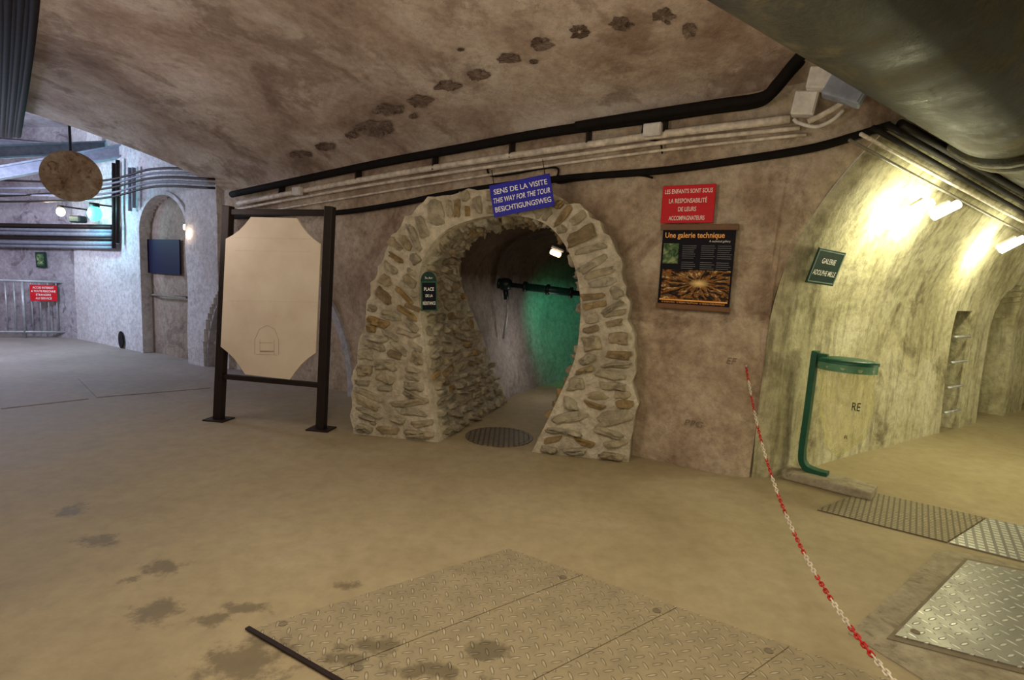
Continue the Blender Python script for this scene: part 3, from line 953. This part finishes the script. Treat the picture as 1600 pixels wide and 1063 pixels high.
# ------------------------------------------------------------------ litter bin
G = fl(1290, 757)
er = flat(fl(1340, 766) - fl(1240, 741)); ef = V((-er.y, er.x, 0))
if ef.y < 0: ef = -ef
bn = empty("litter_bag_stand", G); top(bn, "green post with ring lid holding a clear litter bag", "litter bin")
Mb = Matrix.Translation(G) @ frameM(V((0, 0, 0)), er, ef)
bn.matrix_world = Mb
slab = local_box("concrete_base", bn, .66, .26, .075, m_conc, (0.02, -.03, .038), .014)
xo = -.19
def flatbar(name, P, wd, th, mat, par):
    vs, fs = [], []
    for i, p_ in enumerate(P):
        tg = (P[min(i + 1, len(P) - 1)] - P[max(i - 1, 0)]).normalized()
        yv = V((0, 1, 0)); xv = yv.cross(tg).normalized()
        for a, b in ((-1, -1), (1, -1), (1, 1), (-1, 1)): vs.append(p_ + xv * a * th / 2 + yv * b * wd / 2)
    for i in range(len(P) - 1):
        for k in range(4): fs.append((i * 4 + k, i * 4 + (k + 1) % 4, i * 4 + 4 + (k + 1) % 4, i * 4 + 4 + k))
    fs += [(3, 2, 1, 0), tuple((len(P) - 1) * 4 + k for k in range(4))]
    o = make(name, vs, fs, mat, recenter=False); o.parent = par; return o
flatbar("post", catmull([V((xo + .20, 0, .085)), V((xo + .10, 0, .09)), V((xo + .02, 0, .12)), V((xo - .01, 0, .23)), V((xo, 0, .6)), V((xo + .01, 0, 1.04)), V((xo + .015, 0, 1.11))], 40), .09, .045, m_gpost, bn)
cz, Rr = 1.05, .20
cx = xo + .05 + Rr
local_box("arm", bn, .12, .06, .07, m_gpost, (xo + .05, 0, cz + .01), .006)
def ringmesh(name, R0, R1, z0, z1, mat, n_=40):
    vs, fs = [], []
    for k in range(n_):
        th = 2 * math.pi * k / n_
        for (r, z) in ((R0, z0), (R1, z0), (R1, z1), (R0, z1)): vs.append(V((cx + r * math.cos(th), r * .7 * math.sin(th), z)))
    for k in range(n_):
        for j in range(4): fs.append((k * 4 + j, k * 4 + (j + 1) % 4, ((k + 1) % n_) * 4 + (j + 1) % 4, ((k + 1) % n_) * 4 + j))
    o = make(name, vs, fs, mat, recenter=False, smooth=False); o.parent = bn; return o
ringmesh("hoop", Rr - .012, Rr + .014, cz - .075, cz - .012, m_glid)
vs, fs = [], []; n_ = 40
rs = [(Rr + .022, -.012), (Rr + .022, .012), (Rr - .02, .022), (.12, .030), (.0, .032)]
for r, z in rs:
    for k in range(n_):
        th = 2 * math.pi * k / n_; vs.append(V((cx + r * math.cos(th), r * .7 * math.sin(th), cz + z)))
for i in range(len(rs) - 1):
    for k in range(n_): fs.append((i * n_ + k, i * n_ + (k + 1) % n_, (i + 1) * n_ + (k + 1) % n_, (i + 1) * n_ + k))
o = make("lid", vs, fs, m_gpost, recenter=False, smooth=True); o.parent = bn
n = N("clear_yellow_plastic"); nt = n.t; tr = n.new("ShaderNodeBsdfTransparent"); tr.inputs[0].default_value = (.98, .975, .86, 1)
n.base((.92, .90, .60)); n.rough(.12)
mpg = n.new("ShaderNodeMapping"); n.put(mpg.inputs[0], n.new("ShaderNodeTexCoord").outputs["Object"]); mpg.inputs["Scale"].default_value = (5, 5, 1.6)
fz = n.noise(mpg.outputs[0], 2.0, 3, .5, .8)
ed = n.math('ABSOLUTE', n.math('SUBTRACT', fz, .5))
n.bump(fz, .6, .08)
mx = n.new("ShaderNodeMixShader"); n.put(mx.inputs[0], n.maprange(ed, .08, .0, .16, .46)); nt.links.new(tr.outputs[0], mx.inputs[1]); nt.links.new(n.b.outputs[0], mx.inputs[2])
nt.links.new(mx.outputs[0], nt.nodes["Material Output"].inputs[0]); m_bag = n.m
vs, fs = [], []; n_ = 72; rows = 36
for i in range(rows + 1):
    f = i / rows; z = cz - .04 - .68 * f
    for k in range(n_):
        th = 2 * math.pi * k / n_
        r = Rr * (1 + .03 - .36 * f - .05 * math.sin(f * 9)) * (1 + (.04 + .2 * f) * noise.noise(V((math.cos(th) * 3, math.sin(th) * 3, f * 2))) + (.05 * (1 - f) + .02) * math.sin(th * 11 + f * 2))
        if f > .9: r *= 1 - ((f - .9) / .1) ** 2 * .5
        vs.append(V((cx + .05 * f + r * math.cos(th), r * (.7 - .25 * f) * math.sin(th), z + .08 * f * math.cos(th * 1.0 + .5))))
for i in range(rows):
    for k in range(n_): fs.append((i * n_ + k, i * n_ + (k + 1) % n_, (i + 1) * n_ + (k + 1) % n_, (i + 1) * n_ + k))
fs.append(tuple(rows * n_ + k for k in range(n_)))
bag = make("clear_bag", vs, fs, m_bag, smooth=True, recenter=False); bag.parent = bn; bag["label"] = "clear yellowish plastic bag"
tx = text(bn, "RE", cx + .12, -.150, .72, .060, .065, m_black, .1, .0); tx.rotation_euler = (math.radians(90), 0, math.radians(20))
tx = text(bn, "R", cx + .07, -.130, .46, .024, .03, m_black, .1, .0); tx.rotation_euler = (math.radians(90), 0, math.radians(20))

# ------------------------------------------------------------------ chain
P0 = wpx(1166, 574, .0); P1 = at(1415, 1085, 1.35)
SAG = .30
CV, CF, CM = [], [], []
def chain_pt(t): return P0.lerp(P1, t) - V((0, 0, 4 * SAG * t * (1 - t)))
pitch = .030; acc = 0; ts = []; prevp = chain_pt(0); tgt = 0
for i in range(1, 4001):
    q = chain_pt(i / 4000); acc += (q - prevp).length; prevp = q
    if acc >= tgt: ts.append(i / 4000); tgt += pitch
for i, t in enumerate(ts):
    c_ = chain_pt(t); d = (chain_pt(min(1, t + .002)) - chain_pt(max(0, t - .002))).normalized()
    side = d.cross(V((0, 0, 1))).normalized(); upv = side.cross(d)
    a_ = math.radians(45 if i % 2 else -45) + .2
    s2 = side * math.cos(a_) + upv * math.sin(a_); n2_ = d.cross(s2)
    b0 = len(CV); KU, KV = 14, 6; wr = .0032; hl, hw = .0138, .0070
    for k in range(KU):
        th = 2 * math.pi * k / KU
        cc = math.cos(th); ss = math.sin(th)
        ctr = d * (cc * hw + math.copysign(hl - hw, cc) * (1 if abs(cc) > .2 else 0) + 0) * 1.25 + s2 * (ss * hw)
        rad = (d * cc + s2 * ss).normalized()
        for j in range(KV):
            ph_ = 2 * math.pi * j / KV
            CV.append(c_ + ctr + rad * math.cos(ph_) * wr + n2_ * math.sin(ph_) * wr)
    for k in range(KU):
        for j in range(KV):
            CF.append((b0 + k * KV + j, b0 + ((k + 1) % KU) * KV + j, b0 + ((k + 1) % KU) * KV + (j + 1) % KV, b0 + k * KV + (j + 1) % KV))
            CM.append(0 if (i // 7) % 2 == 0 else 1)
ch = make("barrier_chain", CV, CF, [m_chr, m_chw], smooth=True, fm=CM)
top(ch, "red and white plastic barrier chain hooked to the wall corner", "chain")
hk = tube("chain_hook", [P0 - NW * .10, P0, P0 + V((0, 0, .02)) + NW * .02], .008, m_steel, 8); adopt(hk, ch)

# ------------------------------------------------------------------ floor fittings
def plate(name, c0, vb, va, mat, z0=.002, th=.008, label="", cat="floor plate", grp=None, gap=.006, studs=True):
    a = va; b = vb
    xb = b.normalized(); M = frameM(c0 + V((0, 0, z0)), xb, V((0, 0, 1)).cross(xb))
    Mi = M.inverted()
    loc = [Mi @ (c0 + V((0, 0, z0)) + q) for q in (xb * gap + a.normalized() * gap, b - xb * gap + a.normalized() * gap, b - xb * gap + a - a.normalized() * gap, a + xb * gap - a.normalized() * gap)]
    if (loc[1] - loc[0]).cross(loc[2] - loc[0]).z < 0: loc = loc[::-1]
    vs = [V((q.x, q.y, 0)) for q in loc] + [V((q.x, q.y, th)) for q in loc]
    fs = [(3, 2, 1, 0), (4, 5, 6, 7)] + [(k, (k + 1) % 4, 4 + (k + 1) % 4, 4 + k) for k in range(4)]
    o = make(name, vs, fs, mat, recenter=False); o.matrix_basis = M
    if label: top(o, label, cat, grp)
    if studs:
        cen = sum((V((q.x, q.y, 0)) for q in loc), V((0, 0, 0))) / 4
        for q in (loc[0], loc[2]):
            c_ = V((q.x, q.y, 0)) + (cen - V((q.x, q.y, 0))).normalized() * .12
            vs2 = []; K = 14
            for (r, z) in ((.020, th), (.020, th + .003), (.013, th + .003), (.012, th + .001)):
                vs2 += [c_ + V((r * math.cos(2 * math.pi * k / K), r * math.sin(2 * math.pi * k / K), z)) for k in range(K)]
            f2 = [(i * K + k, i * K + (k + 1) % K, (i + 1) * K + (k + 1) % K, (i + 1) * K + k) for i in range(3) for k in range(K)] + [tuple(3 * K + k for k in range(K))]
            s_ = make("lifting_stud", vs2, f2, m_stud, recenter=False); s_.parent = o
    return o
A0 = fl(795, 858); Lf = fl(395, 984); ends = [fl(910, 901), fl(1060, 949), fl(1235, 1011)]
vb_dir = flat(ends[2] - A0); va_ = Lf - A0
lens = [0] + [(e - A0).dot(vb_dir) for e in ends]; lens.append(lens[-1] + (lens[-1] - lens[-2]))
for a, b in zip(lens, lens[1:]):
    plate("tread_plate", A0 + vb_dir * a, vb_dir * (b - a), va_, m_tread, z0=.0005, th=.004, gap=.003, label="dusty steel tread plate set flush in the concrete floor", grp="dusty floor plates")
Lb = (fl(525, 1062) - fl(388, 983)).length
bar = box_mesh("steel_edge_bar", .022, Lb * 1.5, .008, m_brown, .002)
d_ = flat(fl(525, 1062) - fl(388, 983)); bar.matrix_world = frameM(fl(386, 984) + d_ * Lb * .75 + V((0, 0, .0095)), d_.cross(V((0, 0, 1))), d_)
top(bar, "dark steel edge bar along the tread plates", "steel bar")
c0 = fl(1395, 997); c1 = fl(1510, 878); c3 = fl(1600, 1050)
sr = [fl(1325, 990), fl(1395, 930), fl(1468, 858), fl(1600, 884), fl(1750, 905), fl(1750, 1130), fl(1500, 1100)]
K = len(sr); vs = sr + [q + V((0, 0, .003)) for q in sr]
o = make("concrete_surround", [q + V((0, 0, .0015)) for q in vs], [tuple(range(K, 2 * K))[::-1], tuple(range(K))] + [(k, (k + 1) % K, K + (k + 1) % K, K + k) for k in range(K)], m_conc)
top(o, "pale concrete surround around a shiny floor plate", "concrete surround")
cov = plate("access_cover", c0, (c3 - c0) * 1.7, (c1 - c0), m_tread2, z0=.0095, th=.005, label="shiny steel tread access cover in pale concrete frame")
rim = plate("frame", c0 - (c3 - c0) * .03 - (c1 - c0) * .03, (c3 - c0) * 1.75, (c1 - c0) * 1.06, m_stud, z0=.005, th=.004, gap=0, studs=False)
rim.parent = cov; rim.matrix_basis = cov.matrix_basis.inverted() @ rim.matrix_basis
g0 = fl(1275, 798); g1 = fl(1350, 768); g2 = fl(1600, 880); gd = flat(g2 - g0)
Lg = (fl(1480, 848) - g0).dot(gd)
def gplate(a, b, mat, lab):
    q0 = g0 + gd * a; o = plate("floor_grating", q0, gd * (b - a), (g1 - g0), mat, label=lab, cat="grating", studs=False)
gplate(0, Lg, m_grate, "worn dusty square-grid grating strip in the floor")
gplate(Lg, Lg + 2.2, m_grate2, "shiny steel grating strip in the floor")
mc = fl(780, 683); Rm = abs((fl(832, 683) - mc).length)
vs, fs = [], []; K = 40
for (r, z) in ((Rm, 0), (Rm, .008), (Rm * .9, .008), (Rm * .88, .004), (Rm * .85, .009), (0.0, .009)):
    vs += [mc + V((r * math.cos(2 * math.pi * k / K), r * math.sin(2 * math.pi * k / K), z)) for k in range(K)]
fs = [(i * K + k, i * K + (k + 1) % K, (i + 1) * K + (k + 1) % K, (i + 1) * K + k) for i in range(5) for k in range(K)]
mm = gridmat("manhole_iron", (.24, .20, .14), .05, .2, .6)
o = make("manhole_cover", vs, fs, mm); top(o, "round cast-iron manhole cover at the passage entrance", "manhole cover")
for (q0, q1, q3) in (((150, 622), (330, 607), (120, 592)), ((0, 640), (140, 624), (0, 612))):
    a = fl(*q0); plate("floor_hatch", a, fl(*q1) - a, fl(*q3) - a, m_floor, z0=.001, th=.006, gap=.01, label="grey flush floor hatch in the service area", grp="grey floor hatches", studs=False)

# ------------------------------------------------------------------ service room items
G0, G1 = fl(-70, 528), fl(117, 528)
EG = flat(G1 - G0); NG = V((EG.y, -EG.x, 0))
def gpx(x, y): return hit_plane(x, y, G0, NG)
hz = gpx(60, 440).z
gr = empty("metal_gate", (G0 + G1) / 2); top(gr, "pale galvanised barred gate closing off the service area", "gate")
adopt(tube("rail", [G0 + V((0, 0, hz)), G1 + V((0, 0, hz))], .03, m_steel), gr)
adopt(tube("rail", [G0 + V((0, 0, .12)), G1 + V((0, 0, .12))], .025, m_steel), gr)
LG = (G1 - G0).length; nb = int(LG / .13)
for i in range(nb + 1):
    q = G0 + EG * (LG * i / nb); adopt(tube("bar", [q + V((0, 0, .0 if i % 8 == 0 else .12)), q + V((0, 0, hz))], .014 if i % 8 else .028, m_steel, 8), gr)
M, w, h = px_frame((47, 445), (90, 446), (89, 471), (47, 470), lambda x, y: hit_plane(x, y, G0 + (-NG if NG.dot(CAMP - G0) < 0 else NG) * .05, NG))
sg = panel("warning_sign", M, w, h, .012, m_red); top(sg, "red no-entry notice with white lettering hung on the gate", "sign")
for i, (t_, ww) in enumerate([("ACCES INTERDIT", .78), ("A TOUTE PERSONNE", .9), ("ETRANGERE", .55), ("AU SERVICE", .6)]):
    text(sg, t_, 0, h * (.33 - .22 * i), .014, w * ww, h * .13, m_wt, 0, .01)
nk = V((EK.y, -EK.x, 0)); nk = nk if nk.dot(CAMP - K0) > 0 else -nk
def kpx(x, y, off=.04): return hit_plane(x, y, K0 + nk * off, nk)
M, w, h = px_frame((57, 394), (72, 394), (72, 418), (57, 418), kpx)
o = panel("framed_notice", M, w, h, .02, m_green); top(o, "small green framed notice on the grey wall", "notice")
local_box("picture", o, w * .7, h * .75, .005, m_ph1, (0, 0, .022))
nd = -NICHE_D + .05
M, w, h = px_frame((230, 373), (283, 376), (282, 429), (229, 427), lambda x, y: wpx(x, y, nd))
o = panel("information_panel", M, w, h, .02, m_navy2); top(o, "dark navy information panel inside the arched recess", "sign")
hr = tube("handrail", [wpx(237, 461, nd - .02), wpx(239, 461, nd + .09), wpx(292, 465, nd + .09), wpx(293, 465, nd - .02)], .018, m_dgrey, 8); top(hr, "short metal handrail in the arched recess", "handrail")
q = wpx(293, 355, -.02)
e = empty("recess_lamp", q); top(e, "small warm wall lamp in the arched recess", "lamp")
o = box_mesh("lamp_glass", .17, .10, .07, m_lampw, .02); o.parent = e; o.matrix_basis = frameM(V((0, 0, 0)), -E, V((0, 0, 1)))
o = box_mesh("lamp_bracket", .18, .03, .10, m_brown, .005); o.parent = e; o.matrix_basis = frameM(V((0, 0, .06)), -E, V((0, 0, 1)))
q = wpx(190, 531, .03); vs = [q + E * .09 * math.cos(2 * math.pi * k / 20) + V((0, 0, .16 * math.sin(2 * math.pi * k / 20))) + NW * o_ for o_ in (0, .02) for k in range(20)]
o = make("drain_opening", vs, [tuple(range(20, 40)), ] + [(k, (k + 1) % 20, 20 + (k + 1) % 20, 20 + k) for k in range(20)], m_dark); top(o, "dark oval drain opening at the foot of the wall", "drain opening")

def bulb(x, y, mat, lab, r, D):
    q = at(x, y, D)
    e = empty("wall_lamp", q); top(e, lab, "lamp")
    bm = bmesh.new(); bmesh.ops.create_uvsphere(bm, u_segments=20, v_segments=12, radius=r)
    for v in bm.verts: v.co.z *= 1.25
    me = bpy.data.meshes.new("bulb"); bm.to_mesh(me); bm.free(); me.materials.append(mat)
    for p_ in me.polygons: p_.use_smooth = True
    o = link(bpy.data.objects.new("bulb", me)); o.parent = e
    c = tube("lamp_cap", [q + V((0, 0, r * 1.1)), q + V((0, 0, r * 1.7))], r * .7, m_brown, 14); adopt(c, e)
    nn_ = nk if x < 125 else NW
    ref = K0 if x < 125 else C
    off = (q - ref).dot(nn_)
    c = tube("bracket", [q + V((0, 0, r * 1.5)), q + V((0, 0, r * 1.5)) - nn_ * off], .015, m_brown, 8); adopt(c, e)
    return q
DL = K0.y - .9
LQ1 = bulb(95, 331, m_lampy, "bare yellow-white lamp glowing on a wall bracket", .07, DL)
LQ2 = bulb(148, 334, m_lampc, "cyan-tinted lamp glowing on a wall bracket", .11, DL - .4)
q = at(122, 343, DL)
o = box_mesh("floodlight", .26, .13, .16, m_brown, .03); o.matrix_world = frameM(q, -EK if EK.x < 0 else EK, V((0, 0, 1))); top(o, "dark floodlight housing between two lamps", "floodlight")
local_box("lens", o, .20, .09, .01, m_teal, (0, 0, .083), .003)
for i, y in enumerate((352, 358, 364, 371, 378, 384)):
    P = [kpx(-60, y - 1, .15 + .02 * (i % 2)), kpx(112, y + 2, .15 + .02 * (i % 2)), wpx(176, y + 3, .12)]
    o = tube("service_pipe", P, .03 if i % 2 else .045, m_bsteel if i % 3 else m_brown, 8); top(o, "grey pipe running along the service room wall", "pipe", "pipes on the service room wall")
for i, (x, y0, y1) in enumerate([(178, 255, 388), (184, 250, 380), (203, 262, 330), (209, 262, 325)]):
    o = tube("vertical_pipe", [wpx(x, y1, .1), wpx(x, y0, .1)], .035, m_brown if i < 2 else m_bsteel, 8); top(o, "vertical pipe on the whitewashed wall", "pipe", "vertical pipes on the whitewashed wall")
for i in range(5):
    y = 262 + i * 7
    o = tube("overhead_cable", [kpx(-60, y + 18 + 8 * (i % 3), .5), wpx(140, y + 22, .6), wpx(240, y + 2, .4), wpx(335, y + 4, .2)], .018, m_bsteel if i % 2 else m_brown, 8, smooth_n=24)
    top(o, "overhead cable slung across the service room", "cable", "overhead cables in the service room")
def ibeam(a, b, w_, h_, lab):
    d = (b - a).normalized(); s_ = d.cross(V((0, 0, 1))).normalized(); t_ = .03
    prof_ = [(-w_, -h_), (w_, -h_), (w_, -h_ + t_), (t_ / 2, -h_ + t_), (t_ / 2, h_ - t_), (w_, h_ - t_), (w_, h_), (-w_, h_), (-w_, h_ - t_), (-t_ / 2, h_ - t_), (-t_ / 2, -h_ + t_), (-w_, -h_ + t_)]
    vs = [q + s_ * x + V((0, 0, z)) for q in (a, b) for x, z in prof_]; K = 12
    o = make("steel_beam", vs, [tuple(range(K - 1, -1, -1)), tuple(range(K, 2 * K))] + [(k, (k + 1) % K, K + (k + 1) % K, K + k) for k in range(K)], m_bsteel)
    top(o, lab, "beam", "service room ceiling beams")
for (xa, ya, Da, xb, yb, Db) in [(-80, 285, 9.5, 215, 232, 10.2), (-60, 240, 8.6, 200, 228, 10.8), (-60, 222, 11.5, 300, 250, 11.0)]:
    ibeam(at(xa, ya, Da), at(xb, yb, Db), .07, .11, "blue-grey steel beam under the service room ceiling")
q = at(112, 276, 7.6); n_ = (CAMP - q).normalized(); n_ = (n_ + V((0, 0, -.25))).normalized()
rr = V((1, 0, 0)); rr = (rr - n_ * rr.dot(n_)).normalized(); uu = n_.cross(rr)
Rd = .34; vs = []; K = 44
for (r, o_) in ((Rd, -.03), (Rd, .02), (Rd * .96, .03), (0, .03)):
    vs += [q + rr * r * math.cos(2 * math.pi * k / K) + uu * r * math.sin(2 * math.pi * k / K) + n_ * o_ for k in range(K)]
fs = [(i * K + k, i * K + (k + 1) % K, (i + 1) * K + (k + 1) % K, (i + 1) * K + k) for i in range(3) for k in range(K)] + [tuple(range(K - 1, -1, -1))]
dsc = make("round_disc", vs, fs, m_rust, smooth=False); top(dsc, "round rust-stained cream metal disc hanging from ceiling", "disc")
hg = tube("hanger_rod", [q - n_ * .02, q - n_ * 1.6 + V((0, 0, -.05)), q - n_ * 1.9 + V((0, 0, 1.2))], .02, m_brown, 8); adopt(hg, dsc)
for i in range(6):
    P = [hit_ceil(2 + 11 * i, -80, .10 + .02 * (i % 2)), hit_ceil(2 + 10 * i, 20, .10), hit_ceil(1 + 8 * i, 120, .10), hit_ceil(-2 + 6 * i, 212, .10)]
    o = tube("ceiling_pipe", P, .030 + .008 * (i % 2), m_bpipe, 10, smooth_n=24); top(o, "dark pipe running along the vault", "pipe", "dark pipes on the vault")

# ------------------------------------------------------------------ passage machinery
q0, q1 = at(779, 443, 7.3), at(906, 459, 7.0)
mach = empty("sluice_machinery", (q0 + q1) / 2); top(mach, "dark green horizontal sluice machinery mounted across the passage", "machinery")
adopt(tube("shaft", [q0, q1], .032, m_mach, 16), mach)
adopt(tube("shaft_sleeve", [q0.lerp(q1, .34), q0.lerp(q1, .90)], .050, m_teal, 18), mach)
for f in (.0, .10, .32, .60, .88):
    a = q0.lerp(q1, f); b = q0.lerp(q1, f + .035); adopt(tube("flange", [a, b], .070, m_mach, 20), mach)
adopt(tube("gear_housing", [q0.lerp(q1, .02), q0.lerp(q1, .05), q0.lerp(q1, .12), q0.lerp(q1, .16)], lambda f: .085 if .2 < f < .8 else .06, m_mach, 18), mach)
adopt(tube("valve_stem", [q0.lerp(q1, .09) + V((0, 0, -.04)), q0.lerp(q1, .11) + V((0, 0, -.20))], .035, m_mach, 12), mach)
qc = q0.lerp(q1, .12) + V((0, -.05, -.20))
adopt(tube("hanging_rod", [qc, qc + V((.01, 0, -.12)), qc + V((-.03, 0, -.52))], .018, m_steel, 10), mach)
q = at(868, 396, 6.2)
e = empty("passage_lamp", q); top(e, "small warm bulkhead lamp on the passage vault", "lamp")
o = box_mesh("lamp_glass", .13, .08, .06, m_lampw, .02); o.parent = e; o.rotation_euler = (0, math.radians(20), 0)
o = box_mesh("lamp_housing", .15, .12, .03, m_steel, .008); o.parent = e; o.location = (0.02, .02, .05); o.rotation_euler = (0, math.radians(20), 0)

for z in (.25, .55, .85, 1.15):
    a = C + ET * (n1a + .0) + NT * .03 + V((0, 0, z)); b = C + ET * (n1b + .0) + NT * .03 + V((0, 0, z))
    o = tube("niche_rung", [a, b], .015, m_steel, 8); top(o, "steel rung across a narrow wall niche", "rung", "rungs in the wall niche")

# ------------------------------------------------------------------ lights
def light(kind, loc, power, col, size=.1, target=None, spot=None, blend=.6):
    l = bpy.data.lights.new("light", kind); l.energy = power; l.color = col
    if kind == 'AREA': l.size = size
    else: l.shadow_soft_size = size
    if spot: l.spot_size = math.radians(spot); l.spot_blend = blend
    o = bpy.data.objects.new("light", l); o.location = loc
    if target is not None: o.rotation_euler = (V(target) - V(loc)).to_track_quat('-Z', 'Y').to_euler()
    link(o)
for q in LAMPS: light('POINT', q, 22, (1, .95, .55), .05)
light('POINT', C + ET * 9.5 + NT * 2 + V((0, 0, 2.0)), 60, (1, .93, .52), .2)
light('AREA', C + ET * 2.6 + NT * 3.4 + V((0, 0, 1.5)), 66, (1, .93, .56), 1.2, C + ET * 2.6 + V((0, 0, 1.3)))
light('AREA', (-.3, .2, 3.3), 98, (1, .84, .60), 1.2, (-.5, 2.5, 0))
light('POINT', (-1.0, 2.4, 2.15), 62, (1, .85, .68), .35)
light('POINT', (.9, 2.6, 2.0), 24, (1, .86, .62), .35)
light('POINT', (-3.6, 5.0, 2.2), 24, (1, .84, .78), .35)
light('POINT', LQ1 + nk * .25, 14, (1, .86, .55), .1)
light('POINT', LQ2 + NW * .25, 34, (.25, .9, 1), .1)
light('POINT', C + E * (s345 + 3.6) + NW * 2.4 + V((0, 0, 2.6)), 240, (.68, .73, 1), .3)
light('POINT', C + E * (s345 + 6.5) + NW * 4 + V((0, 0, 2.8)), 120, (.86, .78, .96), .3)
light('POINT', wpx(293, 355, .1) + V((0, 0, -.1)), 3, (1, .7, .4), .05)
light('POINT', at(866, 412, 6.1), 1.0, (1, .82, .6), .05)
light('SPOT', at(900, 430, 7.0), 60, (.03, 1, .50), .05, at(892, 520, 9.0), 76, 1.0)
cpas = P_pt(.5, .45); light('POINT', V((cpas.x, cpas.y, .75)), 5.5, (1, .90, .86), .2)
w = bpy.data.worlds.new("world"); scene.world = w; w.use_nodes = True
w.node_tree.nodes["Background"].inputs[0].default_value = (.78, .64, .47, 1)
w.node_tree.nodes["Background"].inputs[1].default_value = .3

# ------------------------------------------------------------------ camera
cd = bpy.data.cameras.new("camera"); cam = link(bpy.data.objects.new("camera", cd))
cd.sensor_width = 36; cd.lens = FPX / 1600 * 36; cd.clip_start = .05
Bk = -_f
cam.matrix_world = Matrix(((RC.x, UC.x, Bk.x, 0), (RC.y, UC.y, Bk.y, 0), (RC.z, UC.z, Bk.z, 1.6), (0, 0, 0, 1)))
scene.camera = cam
scene.view_settings.view_transform = 'Standard'
scene.view_settings.exposure = .12
